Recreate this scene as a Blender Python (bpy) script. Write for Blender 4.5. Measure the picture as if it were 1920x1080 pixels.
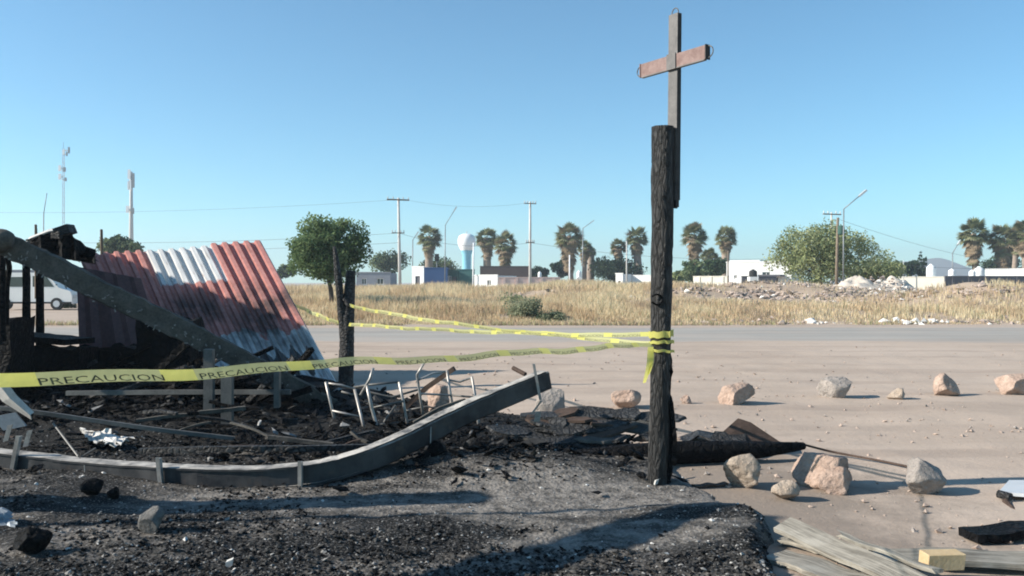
import bpy, bmesh, math, random
import numpy as np
from mathutils import Vector, Matrix

random.seed(7)
rng = np.random.default_rng(11)
R = math.radians
for o in list(bpy.data.objects):
    bpy.data.objects.remove(o)
scene = bpy.context.scene
COL = scene.collection

# ------------------------------------------------------------------ camera
F = 1600.0; HC = 1.55; HY = 530.0
cam_d = bpy.data.cameras.new('camera'); cam = bpy.data.objects.new('camera', cam_d); COL.objects.link(cam)
cam.location = (0, 0, HC); cam.rotation_euler = (R(90), 0, 0)
cam_d.sensor_width = 36; cam_d.lens = 36 * F / 1920
cam_d.shift_y = (HY - 540) / 1920
cam_d.clip_start = 0.05; cam_d.clip_end = 9000
scene.camera = cam

# ------------------------------------------------------------------ sky, sun, exposure
SUN_EL = R(28.0)
SUN_H = Vector((-0.9915, -0.130, 0)).normalized()        # horizontal direction towards the sun
world = bpy.data.worlds.new('World'); scene.world = world; world.use_nodes = True
wn = world.node_tree; wn.nodes.clear()
sky = wn.nodes.new('ShaderNodeTexSky'); sky.sky_type = 'NISHITA'; sky.sun_disc = False
sky.sun_elevation = SUN_EL
sky.sun_rotation = math.atan2(SUN_H.x, SUN_H.y)
sky.altitude = 1100; sky.air_density = 1.0; sky.dust_density = 0.0; sky.ozone_density = 3.0
bg = wn.nodes.new('ShaderNodeBackground'); bg.inputs[1].default_value = 0.083
wo = wn.nodes.new('ShaderNodeOutputWorld')
wb = wn.nodes.new('ShaderNodeMix'); wb.data_type = 'RGBA'; wb.blend_type = 'MULTIPLY'; wb.inputs[0].default_value = 1.0
wb.inputs[7].default_value = (0.79, 1.17, 1.17, 1)      # the camera's cool white balance
wn.links.new(sky.outputs[0], wb.inputs[6]); wn.links.new(wb.outputs[2], bg.inputs[0]); wn.links.new(bg.outputs[0], wo.inputs[0])
sun_d = bpy.data.lights.new('sun', 'SUN'); sun_d.energy = 5.0; sun_d.angle = R(0.55); sun_d.color = (1.0, 0.93, 0.82)
sun = bpy.data.objects.new('sun', sun_d); COL.objects.link(sun)
to_sun = (SUN_H * math.cos(SUN_EL) + Vector((0, 0, math.sin(SUN_EL)))).normalized()
sun.rotation_euler = to_sun.to_track_quat('Z', 'Y').to_euler()
sun.location = (-20, -5, 20)
scene.view_settings.view_transform = 'Standard'; scene.view_settings.look = 'None'
scene.view_settings.gamma = 1.0; scene.view_settings.exposure = 0.88
scene.view_settings.use_curve_mapping = False
scene.render.engine = 'CYCLES'
scene.cycles.filter_width = 1.9
scene.cycles.max_bounces = 5

# ------------------------------------------------------------------ placing helpers
def P(px, py, d):
    return Vector(((px - 960) / F * d, d, HC - (py - HY) / F * d))
def G(px, py, z=0.0):
    d = (HC - z) * F / (py - HY)
    return Vector(((px - 960) / F * d, d, z))

# ------------------------------------------------------------------ noise
def _h(i, j, k, s):
    n = (i * 374761393 + j * 668265263 + k * 2147483647 + s * 1274126177) & 0xFFFFFFFF
    n = ((n ^ (n >> 13)) * 1274126177) & 0xFFFFFFFF
    n = (n ^ (n >> 16)) & 0xFFFFFF
    return n / float(0xFFFFFF)
def vn(x, y, z=0.0, s=0):
    x, y, z = np.broadcast_arrays(np.asarray(x, float), np.asarray(y, float), np.asarray(z, float))
    i = np.floor(x).astype(np.int64); j = np.floor(y).astype(np.int64); k = np.floor(z).astype(np.int64)
    u = x - i; v = y - j; w = z - k
    u = u * u * (3 - 2 * u); v = v * v * (3 - 2 * v); w = w * w * (3 - 2 * w)
    r = 0
    for a in (0, 1):
        for b in (0, 1):
            for c in (0, 1):
                r = r + _h(i + a, j + b, k + c, s) * (u if a else 1 - u) * (v if b else 1 - v) * (w if c else 1 - w)
    return r
def fbm(x, y, z=0.0, s=0, o=4):
    r = 0; a = 0.5; t = 0; f = 1.0
    for q in range(o):
        r = r + a * vn(np.asarray(x) * f, np.asarray(y) * f, np.asarray(z) * f, s + q); t += a; a *= 0.5; f *= 2.03
    return r / t
def sst(e0, e1, x):
    t = np.clip((np.asarray(x, float) - e0) / (e1 - e0), 0, 1); return t * t * (3 - 2 * t)

# ------------------------------------------------------------------ objects
def tag(o, label=None, cat=None, group=None, kind=None):
    if label: o['label'] = label
    if cat: o['category'] = cat
    if group: o['group'] = group
    if kind or cat: o['kind'] = kind or 'thing'
    return o
def empty(name, loc, label, cat, group=None, rz=0):
    o = bpy.data.objects.new(name, None); COL.objects.link(o); o.location = loc; o.rotation_euler = (0, 0, rz)
    o.empty_display_size = 0.2
    return tag(o, label, cat, group)
def mobj(name, verts, faces, mats, parent=None, mi=None, smooth=False, uv=None, origin=None):
    """verts in world coords; children are stored relative to an (unrotated or rotated) parent"""
    verts = np.asarray([tuple(v) for v in verts] if not isinstance(verts, np.ndarray) else verts, float)
    if parent is not None:
        M = Matrix.LocRotScale(parent.location, parent.rotation_euler, parent.scale)
        if parent.parent is not None:
            pp = parent.parent
            M = Matrix.LocRotScale(pp.location, pp.rotation_euler, pp.scale) @ M
        Mi = np.array(M.inverted())
        verts = verts @ Mi[:3, :3].T + Mi[:3, 3]
        loc = (0, 0, 0)
    else:
        if origin is None:
            c = verts.mean(0); c[2] = verts[:, 2].min()
        else: c = np.asarray(origin, float)
        verts = verts - c; loc = tuple(c)
    me = bpy.data.meshes.new(name)
    if isinstance(faces, np.ndarray):
        n, k = faces.shape
        me.vertices.add(len(verts)); me.vertices.foreach_set('co', verts.ravel())
        me.loops.add(n * k); me.loops.foreach_set('vertex_index', faces.ravel().astype(np.int32))
        me.polygons.add(n); me.polygons.foreach_set('loop_start', np.arange(0, n * k, k, dtype=np.int32))
        me.update(calc_edges=True)
    else:
        me.from_pydata(verts.tolist(), [], [tuple(int(i) for i in f) for f in faces]); me.update()
    for m in (mats if isinstance(mats, (list, tuple)) else [mats]): me.materials.append(M_(m))
    if mi is not None: me.polygons.foreach_set('material_index', np.asarray(mi, np.int32))
    me.polygons.foreach_set('use_smooth', np.full(len(me.polygons), bool(smooth)))
    if uv is not None:
        l = me.uv_layers.new(name='UVMap')
        vi = np.empty(len(me.loops), np.int32); me.loops.foreach_get('vertex_index', vi)
        l.data.foreach_set('uv', np.asarray(uv, float)[vi].ravel())
    me.validate()
    o = bpy.data.objects.new(name, me); COL.objects.link(o); o.location = loc
    if parent is not None: o.parent = parent
    return o

class MB:
    def __init__(s): s.v = []; s.f = []; s.m = []
    def add(s, v, f, m=0):
        b = len(s.v); s.v += [Vector(p) for p in v]
        s.f += [tuple(i + b for i in q) for q in f]; s.m += [m] * len(f); return s
    def obox(s, c, ax, ay, az, m=0):
        """box from centre and three half-axis vectors"""
        c = Vector(c); ax = Vector(ax); ay = Vector(ay); az = Vector(az)
        v = [c + ax * i + ay * j + az * k for k in (-1, 1) for j in (-1, 1) for i in (-1, 1)]
        return s.add(v, [(0, 2, 3, 1), (4, 5, 7, 6), (0, 1, 5, 4), (2, 6, 7, 3), (0, 4, 6, 2), (1, 3, 7, 5)], m)
    def box(s, x0, x1, y0, y1, z0, z1, m=0):
        return s.obox(((x0 + x1) / 2, (y0 + y1) / 2, (z0 + z1) / 2), ((x1 - x0) / 2, 0, 0), (0, (y1 - y0) / 2, 0), (0, 0, (z1 - z0) / 2), m)
    def sweep(s, path, prof, up=(0, 0, 1), scales=None, m=0, caps=True, closed=True):
        path = [Vector(p) for p in path]; up = Vector(up); n = len(path); k = len(prof); vs = []
        for i, p in enumerate(path):
            t = (path[min(i + 1, n - 1)] - path[max(i - 1, 0)]).normalized()
            u = up
            if abs(t.dot(u)) > 0.98: u = Vector((0, 1, 0.01)).normalized()
            sd = t.cross(u).normalized(); uu = sd.cross(t)
            sc = scales[i] if scales else 1.0
            vs += [p + sd * a * sc + uu * b * sc for a, b in prof]
        fs = []
        for i in range(n - 1):
            for j in range(k if closed else k - 1):
                j2 = (j + 1) % k
                fs.append((i * k + j, i * k + j2, (i + 1) * k + j2, (i + 1) * k + j))
        if caps and closed:
            fs.append(tuple(range(k - 1, -1, -1))); fs.append(tuple((n - 1) * k + j for j in range(k)))
        return s.add(vs, fs, m)
    def tube(s, path, r, seg=8, m=0):
        if not isinstance(r, (list, tuple)): r = [r] * len(path)
        prof = [(math.cos(2 * math.pi * j / seg), math.sin(2 * math.pi * j / seg)) for j in range(seg)]
        return s.sweep(path, prof, scales=list(r), m=m)
    def build(s, name, mats, parent=None, smooth=False, rough=0, rf=8.0, seed=0, origin=None):
        v = np.array([tuple(p) for p in s.v])
        if rough:
            q = v * rf
            for a in range(3):
                v[:, a] += (fbm(q[:, 0] + 17 * a, q[:, 1], q[:, 2], seed + a * 5, 3) - 0.5) * 2 * rough
        return mobj(name, v, s.f, mats, parent, s.m if isinstance(mats, (list, tuple)) else None, smooth, origin=origin)
def rect(w, h): return [(-w / 2, -h / 2), (w / 2, -h / 2), (w / 2, h / 2), (-w / 2, h / 2)]
def catmull(pts, n=8):
    pts = [Vector(p) for p in pts]; out = []
    for i in range(len(pts) - 1):
        p0 = pts[max(i - 1, 0)]; p1 = pts[i]; p2 = pts[i + 1]; p3 = pts[min(i + 2, len(pts) - 1)]
        for j in range(n):
            t = j / n
            out.append(0.5 * ((2 * p1) + (p2 - p0) * t + (2 * p0 - 5 * p1 + 4 * p2 - p3) * t * t + (3 * p1 - p0 - 3 * p2 + p3) * t ** 3))
    out.append(pts[-1]); return out
def lerp_path(a, b, n): return [Vector(a).lerp(Vector(b), i / (n - 1)) for i in range(n)]

# ------------------------------------------------------------------ materials
MATS = {}
def M_(n): return MATS[n] if isinstance(n, str) else n
class NT:
    def __init__(s, name):
        s.m = bpy.data.materials.new(name); s.m.use_nodes = True; s.t = s.m.node_tree; s.t.nodes.clear()
        s.out = s.n('ShaderNodeOutputMaterial'); MATS[name] = s.m
    def n(s, ty, **kw):
        x = s.t.nodes.new(ty)
        for k, v in kw.items(): setattr(x, k, v)
        return x
    def l(s, a, b): s.t.links.new(a, b)
    def setin(s, sock, v):
        if hasattr(v, 'is_output') or isinstance(v, bpy.types.NodeSocket): s.l(v, sock)
        else:
            if isinstance(v, tuple) and len(v) == 3 and sock.type == 'RGBA': v = (*v, 1)
            sock.default_value = v
    def pos(s): return s.n('ShaderNodeNewGeometry').outputs['Position']
    def obj(s): return s.n('ShaderNodeTexCoord').outputs['Object']
    def uv(s): return s.n('ShaderNodeTexCoord').outputs['UV']
    def scale(s, vec, sc):
        x = s.n('ShaderNodeMapping'); s.l(vec, x.inputs[0]); x.inputs['Scale'].default_value = sc; return x.outputs[0]
    def noise(s, vec, sc, det=4, rough=0.55, dist=0.0):
        x = s.n('ShaderNodeTexNoise'); s.l(vec, x.inputs['Vector']); x.inputs['Scale'].default_value = sc
        x.inputs['Detail'].default_value = det; x.inputs['Roughness'].default_value = rough; x.inputs['Distortion'].default_value = dist
        return x.outputs['Fac']
    def voro(s, vec, sc, feature='F1', rnd=1.0):
        x = s.n('ShaderNodeTexVoronoi', feature=feature); s.l(vec, x.inputs['Vector']); x.inputs['Scale'].default_value = sc
        x.inputs['Randomness'].default_value = rnd; return x.outputs['Distance']
    def ramp(s, fac, stops, interp='LINEAR'):
        x = s.n('ShaderNodeValToRGB'); s.l(fac, x.inputs[0]); cr = x.color_ramp; cr.interpolation = interp
        while len(cr.elements) < len(stops): cr.elements.new(0.5)
        for e, (p, c) in zip(cr.elements, stops):
            e.position = p; e.color = (*c, 1) if isinstance(c, tuple) else (c, c, c, 1)
        return x.outputs[0]
    def math(s, op, a, b=0.0, c=None):
        x = s.n('ShaderNodeMath', operation=op); s.setin(x.inputs[0], a); s.setin(x.inputs[1], b)
        if c is not None: s.setin(x.inputs[2], c)
        return x.outputs[0]
    def mix(s, f, a, b):
        x = s.n('ShaderNodeMix', data_type='RGBA'); s.setin(x.inputs[0], f); s.setin(x.inputs[6], a); s.setin(x.inputs[7], b); return x.outputs[2]
    def bump(s, h, strength=0.5, dist=0.02, prev=None):
        x = s.n('ShaderNodeBump'); s.l(h, x.inputs['Height']); x.inputs['Strength'].default_value = strength; x.inputs['Distance'].default_value = dist
        if prev is not None: s.l(prev, x.inputs['Normal'])
        return x.outputs[0]
    def sep(s, vec):
        x = s.n('ShaderNodeSeparateXYZ'); s.l(vec, x.inputs[0]); return x.outputs
    def bsdf(s, col, rough=0.8, metal=0.0, normal=None, spec=0.3):
        b = s.n('ShaderNodeBsdfPrincipled'); s.setin(b.inputs['Base Color'], col); s.setin(b.inputs['Roughness'], rough)
        s.setin(b.inputs['Metallic'], metal); b.inputs['Specular IOR Level'].default_value = spec
        if normal is not None: s.l(normal, b.inputs['Normal'])
        s.l(b.outputs[0], s.out.inputs[0]); return b

def mat_simple(name, c1, c2, sc=3.0, rough=0.85, bump=0.25, bd=0.01, det=5, metal=0.0, spec=0.25, space='pos'):
    t = NT(name); v = t.pos() if space == 'pos' else t.obj()
    a = t.noise(v, sc, det, 0.6); b = t.noise(v, sc * 7.3, det, 0.65)
    f = t.ramp(t.math('ADD', t.math('MULTIPLY', a, 0.6), t.math('MULTIPLY', b, 0.4)), [(0.32, 0.0), (0.68, 1.0)])
    t.bsdf(t.mix(f, c1, c2), rough, metal, t.bump(b, bump, bd) if bump else None, spec)

# dirt lot
t = NT('dirt'); v = t.pos()
big = t.noise(v, 0.16, 5, 0.55); mid = t.noise(v, 1.7, 6, 0.65); fine = t.noise(v, 26, 5, 0.7)
tr = t.noise(t.scale(v, (0.25, 1.4, 1)), 0.55, 5, 0.6, 0.6)
c = t.mix(t.ramp(big, [(0.35, 0.0), (0.66, 1.0)]), (0.385, 0.308, 0.246), (0.455, 0.372, 0.305))
c = t.mix(t.math('MULTIPLY', t.ramp(mid, [(0.42, 0.0), (0.62, 1.0)]), 0.55), c, (0.46, 0.37, 0.30))
c = t.mix(t.math('MULTIPLY', t.ramp(tr, [(0.50, 0.0), (0.66, 1.0)]), 0.45), c, (0.30, 0.235, 0.19))
c = t.mix(t.math('MULTIPLY', t.ramp(fine, [(0.55, 0.0), (0.75, 1.0)]), 0.35), c, (0.22, 0.175, 0.145))
wv = t.n('ShaderNodeTexWave'); wv.wave_type = 'BANDS'; wv.bands_direction = 'Y'; t.l(v, wv.inputs['Vector']); wv.inputs['Scale'].default_value = 0.22; wv.inputs['Distortion'].default_value = 5.0; wv.inputs['Detail'].default_value = 3; wv.inputs['Detail Scale'].default_value = 0.35
trk = t.math('MULTIPLY', t.ramp(wv.outputs['Fac'], [(0.80, 0.0), (0.93, 1.0)]), t.ramp(t.noise(v, 0.4, 3), [(0.42, 0.0), (0.6, 1.0)]))
c = t.mix(t.math('MULTIPLY', trk, 0.40), c, (0.28, 0.222, 0.182))
q_ = t.sep(v); dx_ = t.math('SUBTRACT', q_[0], 1.7); dy_ = t.math('SUBTRACT', q_[1], 6.3)
rr_ = t.math('SQRT', t.math('ADD', t.math('MULTIPLY', dx_, dx_), t.math('MULTIPLY', t.math('MULTIPLY', dy_, dy_), 0.35)))
st_ = t.ramp(t.math('ADD', t.math('MULTIPLY', rr_, 0.5), t.math('MULTIPLY', t.math('SUBTRACT', t.noise(v, 2.2, 6, 0.7), 0.5), 1.5)), [(0.30, 1.0), (0.85, 0.0)])
c = t.mix(t.math('MULTIPLY', st_, 0.55), c, (0.115, 0.098, 0.082))
h = t.math('ADD', t.math('MULTIPLY', mid, 1.0), t.math('MULTIPLY', fine, 0.35))
t.bsdf(c, 0.95, 0, t.bump(h, 0.55, 0.035), 0.1)
# road
t = NT('road'); v = t.pos()
a = t.noise(t.scale(v, (0.12, 1.0, 1)), 0.9, 6, 0.6, 0.4); b = t.noise(v, 14, 5, 0.7); d_ = t.noise(v, 0.35, 4)
c = t.mix(t.ramp(a, [(0.36, 0.0), (0.64, 1.0)]), (0.28, 0.262, 0.235), (0.36, 0.335, 0.30))
c = t.mix(t.math('MULTIPLY', t.ramp(d_, [(0.46, 0.0), (0.66, 1.0)]), 0.6), c, (0.385, 0.325, 0.275))
ry = t.sep(v)[1]; ew_ = t.math('ADD', t.math('MINIMUM', t.math('SUBTRACT', ry, 20.6), t.math('SUBTRACT', 31.6, ry)), t.math('MULTIPLY', t.math('SUBTRACT', t.noise(t.scale(v, (0.3, 1, 1)), 0.8, 6, 0.7), 0.5), 5.0))
c = t.mix(t.ramp(t.math('MULTIPLY', ew_, 0.33), [(0.0, 1.0), (1.0, 0.0)]), c, (0.40, 0.32, 0.262))     # dirt carried over its edges
c = t.mix(t.math('MULTIPLY', t.ramp(b, [(0.5, 0.0), (0.75, 1.0)]), 0.3), c, (0.20, 0.19, 0.18))
t.bsdf(c, 0.9, 0, t.bump(b, 0.4, 0.01), 0.2)
# ash ground
t = NT('ash'); v = t.pos()
a = t.noise(t.scale(v, (0.55, 1.3, 1)), 1.25, 7, 0.62, 0.5); b = t.noise(v, 9, 6, 0.7); f_ = t.noise(v, 55, 4, 0.7); g = t.voro(v, 34)
px_ = t.sep(v)
lie = t.math('POWER', 2.718, t.math('MULTIPLY', t.math('POWER', t.math('DIVIDE', t.math('SUBTRACT', px_[1], t.math('ADD', 6.0, t.math('MULTIPLY', px_[0], 0.08))), 0.62), 2.0), -1.0))
lie = t.math('MULTIPLY', lie, t.ramp(t.math('ADD', t.math('MULTIPLY', px_[0], 0.15), 0.6), [(0.30, 0.0), (0.62, 1.0)]))
deep = t.ramp(t.math('ADD', t.math('MULTIPLY', px_[1], 0.08), t.math('MULTIPLY', t.math('SUBTRACT', t.noise(v, 0.8, 3), 0.5), 0.1)), [(0.55, 0.0), (0.64, 1.0)])     # soot, and shade painted in, darken the wreck interior
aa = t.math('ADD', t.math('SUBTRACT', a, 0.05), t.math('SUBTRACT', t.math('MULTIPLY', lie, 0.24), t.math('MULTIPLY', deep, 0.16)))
c = t.mix(t.ramp(aa, [(0.42, 0.0), (0.60, 1.0)]), (0.015, 0.0145, 0.0138), (0.235, 0.212, 0.188))
c = t.mix(t.math('MULTIPLY', t.ramp(b, [(0.40, 1.0), (0.58, 0.0)]), 0.7), c, (0.013, 0.0125, 0.012))
c = t.mix(t.math('MULTIPLY', t.math('MULTIPLY', t.ramp(f_, [(0.54, 0.0), (0.66, 1.0)]), 0.75), t.math('SUBTRACT', 1.0, t.math('MULTIPLY', deep, 0.8))), c, (0.30, 0.285, 0.27))
h = t.math('ADD', t.math('MULTIPLY', b, 1.0), t.math('ADD', t.math('MULTIPLY', f_, 0.4), t.math('MULTIPLY', g, 0.35)))
t.bsdf(c, 0.93, 0, t.bump(h, 0.9, 0.03), 0.15)
# charred wood with alligator cracks (grain runs along local z by default)
def mat_char(name, stretch, base=(0.012, 0.012, 0.0125), ash=(0.075, 0.074, 0.074), sc=16, amount=0.5, spec=0.3):
    t = NT(name); v = t.scale(t.obj(), stretch)
    w = t.n('ShaderNodeVectorMath', operation='ADD'); nz = t.n('ShaderNodeTexNoise'); t.l(v, nz.inputs['Vector']); nz.inputs['Scale'].default_value = sc * 0.6
    sc_ = t.n('ShaderNodeVectorMath', operation='SCALE'); t.l(nz.outputs['Color'], sc_.inputs[0]); sc_.inputs['Scale'].default_value = 1.4 / sc
    t.l(v, w.inputs[0]); t.l(sc_.outputs[0], w.inputs[1])
    e = t.voro(w.outputs[0], sc, 'DISTANCE_TO_EDGE'); n1 = t.noise(v, sc * 0.35, 5, 0.65); n2 = t.noise(v, sc * 3, 4, 0.7)
    plate = t.ramp(t.math('ADD', e, t.math('MULTIPLY', t.math('SUBTRACT', n2, 0.5), 0.25)), [(0.0, 0.0), (0.22, 1.0)])
    f = t.math('MULTIPLY', plate, t.ramp(n1, [(0.36, 0.15), (0.66, 1.0)]))
    c = t.mix(t.math('MULTIPLY', f, amount + 0.4), base, ash)
    h = t.math('ADD', t.math('MULTIPLY', plate, 1.0), t.math('MULTIPLY', n2, 0.5))
    t.bsdf(c, t.ramp(n2, [(0.3, 0.45), (0.7, 0.8)]), 0, t.bump(h, 0.9, 0.014), spec)
mat_char('char_post', (1, 1, 0.22), (0.016, 0.0155, 0.015), (0.066, 0.063, 0.061), 34, 0.30)
mat_char('char', (1, 1, 1), sc=18)
mat_char('char_black', (1, 1, 1), (0.005, 0.005, 0.0055), (0.014, 0.014, 0.015), 14, 0.4, 0.06)
mat_simple('char_beam', (0.03, 0.028, 0.025), (0.135, 0.124, 0.108), 5, 0.9, 0.6, 0.02, spec=0.2)
mat_simple('charcoal_bits', (0.010, 0.010, 0.010), (0.065, 0.062, 0.058), 9, 0.8, 0.4, 0.01, spec=0.25)
mat_simple('ash_bits', (0.10, 0.097, 0.093), (0.33, 0.32, 0.305), 9, 0.9, 0.3)
mat_simple('pale_bits', (0.38, 0.37, 0.35), (0.62, 0.60, 0.57), 9, 0.9, 0.2)
# bent metal beam: sooty galvanised steel, its top paled by ash and painted-in sunlight
t = NT('sooty_steel'); v = t.obj(); a = t.noise(v, 3.5, 6, 0.65); b = t.noise(v, 38, 4, 0.7)
c = t.mix(t.ramp(a, [(0.38, 0.0), (0.62, 1.0)]), (0.009, 0.011, 0.015), (0.050, 0.050, 0.052))
c = t.mix(t.math('MULTIPLY', t.ramp(t.noise(v, 9, 6, 0.7), [(0.56, 0.0), (0.68, 1.0)]), 0.5), c, (0.085, 0.058, 0.043))
nz = t.sep(t.n('ShaderNodeNewGeometry').outputs['Normal'])[2]
sunlit_top = t.math('MULTIPLY', t.ramp(nz, [(0.45, 0.0), (0.85, 1.0)]), t.ramp(t.noise(v, 6, 5, 0.7), [(0.34, 0.12), (0.62, 1.0)]))  # upward faces painted paler for sunlight as well as ash
c = t.mix(sunlit_top, c, (0.46, 0.43, 0.39))
t.bsdf(c, t.mix(sunlit_top, (0.5, 0.5, 0.5), (0.95, 0.95, 0.95)), 0.0, t.bump(b, 0.25, 0.004), 0.35)
mat_simple('bare_steel', (0.17, 0.155, 0.145), (0.46, 0.44, 0.41), 6, 0.42, 0.2, 0.003, metal=0.35, spec=0.5, space='obj')
mat_simple('dull_steel', (0.055, 0.055, 0.053), (0.16, 0.155, 0.145), 6, 0.55, 0.2, 0.003, metal=0.2, spec=0.4, space='obj')
mat_simple('brown_char', (0.025, 0.017, 0.013), (0.10, 0.066, 0.05), 14, 0.8, 0.4, space='obj')
mat_simple('blue_steel', (0.14, 0.165, 0.19), (0.27, 0.30, 0.33), 5, 0.5, 0.15, 0.004, metal=0.2, spec=0.4, space='obj')
mat_simple('white_scrap', (0.34, 0.33, 0.31), (0.60, 0.58, 0.55), 7, 0.7, 0.2, space='obj')
mat_simple('cross_steel', (0.055, 0.053, 0.052), (0.16, 0.15, 0.145), 11, 0.6, 0.3, 0.004, metal=0.1, spec=0.35, space='obj')
mat_simple('cross_rust', (0.135, 0.080, 0.070), (0.285, 0.205, 0.185), 13, 0.75, 0.35, 0.004, space='obj')
mat_simple('cross_dark', (0.012, 0.012, 0.013), (0.05, 0.047, 0.046), 11, 0.7, 0.3, 0.004, space='obj')
# painted corrugated roof: red paint, bare zinc where it burnt off, soot stains, painted-in shade (UV = metres over the whole slope)
t = NT('roof_paint'); uv = t.uv(); sx = t.sep(uv); n = t.noise(uv, 2.6, 5, 0.6); nf = t.noise(uv, 11, 5, 0.65); ng = t.noise(t.scale(uv, (5, 0.6, 1)), 4, 4)
u_, v_ = sx[0], sx[1]
red = t.mix(t.ramp(nf, [(0.3, 0.0), (0.7, 1.0)]), (0.40, 0.145, 0.125), (0.53, 0.25, 0.22))
zinc = t.mix(t.ramp(ng, [(0.35, 0.0), (0.65, 1.0)]), (0.48, 0.485, 0.49), (0.70, 0.695, 0.68))
def band(x, lo, hi, w, nn, amp):
    xx = t.math('ADD', x, t.math('MULTIPLY', t.math('SUBTRACT', nn, 0.5), amp))
    a = t.math('SMOOTH_MIN', 1.0, t.math('MAXIMUM', 0.0, t.math('DIVIDE', t.math('SUBTRACT', xx, lo), w)), 0.0)
    b = t.math('SMOOTH_MIN', 1.0, t.math('MAXIMUM', 0.0, t.math('DIVIDE', t.math('SUBTRACT', hi, xx), w)), 0.0)
    return t.math('MULTIPLY', a, b)
patch1 = t.math('MULTIPLY', band(u_, 1.16, 2.30, 0.01, n, 0.0), band(v_, -1, 0.84, 0.03, nf, 0.16))
patch2 = t.math('MULTIPLY', band(v_, 2.02, 9.0, 0.03, n, 0.9), band(u_, 0.9, 9, 0.05, n, 0.3))
c = t.mix(t.math('MAXIMUM', patch1, patch2), red, zinc)
saw = t.math('MULTIPLY', t.math('PINGPONG', u_, 0.12), 2.2)
soot = t.math('MULTIPLY', band(t.math('ADD', v_, saw), 2.62, 3.05, 0.03, nf, 0.25), band(u_, 1.7, 3.1, 0.1, n, 0.4))
soot_shade = t.math('MULTIPLY', t.ramp(t.noise(uv, 1.3, 5, 0.6), [(0.36, 0.0), (0.56, 1.0)]), band(v_, 0.85, 2.7, 0.5, n, 0.5))  # soot that also paints shade into the lower slope
soot3 = band(u_, -1.0, 0.30, 0.25, n, 0.5)
rst = t.math('MULTIPLY', t.ramp(t.noise(t.scale(uv, (4, 0.8, 1)), 3.1, 6, 0.7), [(0.56, 0.0), (0.68, 1.0)]), 0.65)
c = t.mix(rst, c, (0.17, 0.085, 0.06))
sm = t.math('MAXIMUM', t.math('MULTIPLY', soot, 0.93), t.math('MAXIMUM', t.math('MULTIPLY', soot_shade, 0.86), t.math('MULTIPLY', soot3, 0.4)))
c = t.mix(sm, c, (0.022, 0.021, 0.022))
t.bsdf(c, 0.55, 0.0, t.bump(nf, 0.08, 0.01), 0.35)
mat_simple('roof_back', (0.05, 0.045, 0.045), (0.14, 0.125, 0.12), 5, 0.7, 0.2)
mat_simple('burnt_sheet', (0.05, 0.03, 0.03), (0.15, 0.075, 0.07), 3, 0.7, 0.2)
# rock
def mat_rock(name, c1, c2, c3):
    t = NT(name); v = t.obj(); a = t.noise(v, 7, 6, 0.65); b = t.noise(v, 32, 5, 0.7); g = t.voro(v, 20)
    c = t.mix(t.ramp(a, [(0.34, 0.0), (0.64, 1.0)]), c1, c2)
    c = t.mix(t.math('MULTIPLY', t.ramp(b, [(0.52, 0.0), (0.68, 1.0)]), 0.6), c, c3)
    h = t.math('ADD', t.math('MULTIPLY', a, 0.8), t.math('ADD', t.math('MULTIPLY', b, 0.5), t.math('MULTIPLY', g, 0.3)))
    t.bsdf(c, 0.92, 0, t.bump(h, 1.0, 0.05), 0.15)
mat_rock('rock_pink', (0.35, 0.245, 0.19), (0.49, 0.37, 0.30), (0.22, 0.165, 0.135))
mat_rock('rock_grey', (0.25, 0.225, 0.205), (0.38, 0.335, 0.30), (0.15, 0.135, 0.125))
mat_rock('rock_soot', (0.10, 0.098, 0.094), (0.20, 0.192, 0.182), (0.05, 0.048, 0.046))
mat_rock('rock_tan', (0.32, 0.255, 0.20), (0.45, 0.375, 0.305), (0.19, 0.155, 0.13))
mat_simple('pebble', (0.27, 0.205, 0.165), (0.45, 0.36, 0.30), 6, 0.95, 0.2)
# weathered planks
t = NT('weathered_wood'); v = t.obj(); a = t.noise(t.scale(v, (1.2, 26, 26)), 2.2, 6, 0.65, 0.3); b = t.noise(v, 5, 4)
c = t.mix(t.ramp(a, [(0.34, 0.0), (0.62, 1.0)]), (0.10, 0.09, 0.074), (0.31, 0.285, 0.24))
c = t.mix(t.math('MULTIPLY', t.ramp(b, [(0.5, 0.0), (0.7, 1.0)]), 0.5), c, (0.42, 0.39, 0.335))
t.bsdf(c, 0.9, 0, t.bump(a, 0.7, 0.012), 0.15)
mat_simple('yellow_wood', (0.38, 0.27, 0.14), (0.54, 0.42, 0.26), 9, 0.85, 0.3, space='obj')
# barrier tape: thin translucent plastic
def mat_tape(name, col, k=0.5, see=0.12):
    t = NT(name); n = t.noise(t.pos(), 35, 3)
    d = t.n('ShaderNodeBsdfPrincipled'); d.inputs['Base Color'].default_value = (*col, 1); d.inputs['Roughness'].default_value = 0.4
    tr = t.n('ShaderNodeBsdfTranslucent'); tr.inputs[0].default_value = (*col, 1)
    nb = t.bump(n, 0.25, 0.008); t.l(nb, d.inputs['Normal']); t.l(nb, tr.inputs['Normal'])
    mx = t.n('ShaderNodeMixShader'); mx.inputs[0].default_value = k
    t.l(d.outputs[0], mx.inputs[1]); t.l(tr.outputs[0], mx.inputs[2]); tp_ = t.n('ShaderNodeBsdfTransparent'); tp_.inputs[0].default_value = (0.95, 0.92, 0.6, 1); m2 = t.n('ShaderNodeMixShader'); m2.inputs[0].default_value = see
    t.l(mx.outputs[0], m2.inputs[1]); t.l(tp_.outputs[0], m2.inputs[2]); t.l(m2.outputs[0], t.out.inputs[0])
mat_tape('tape_yellow', (0.78, 0.74, 0.20), 0.5, 0.12); mat_tape('tape_pale', (0.66, 0.65, 0.31), 0.45, 0.25)
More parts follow.
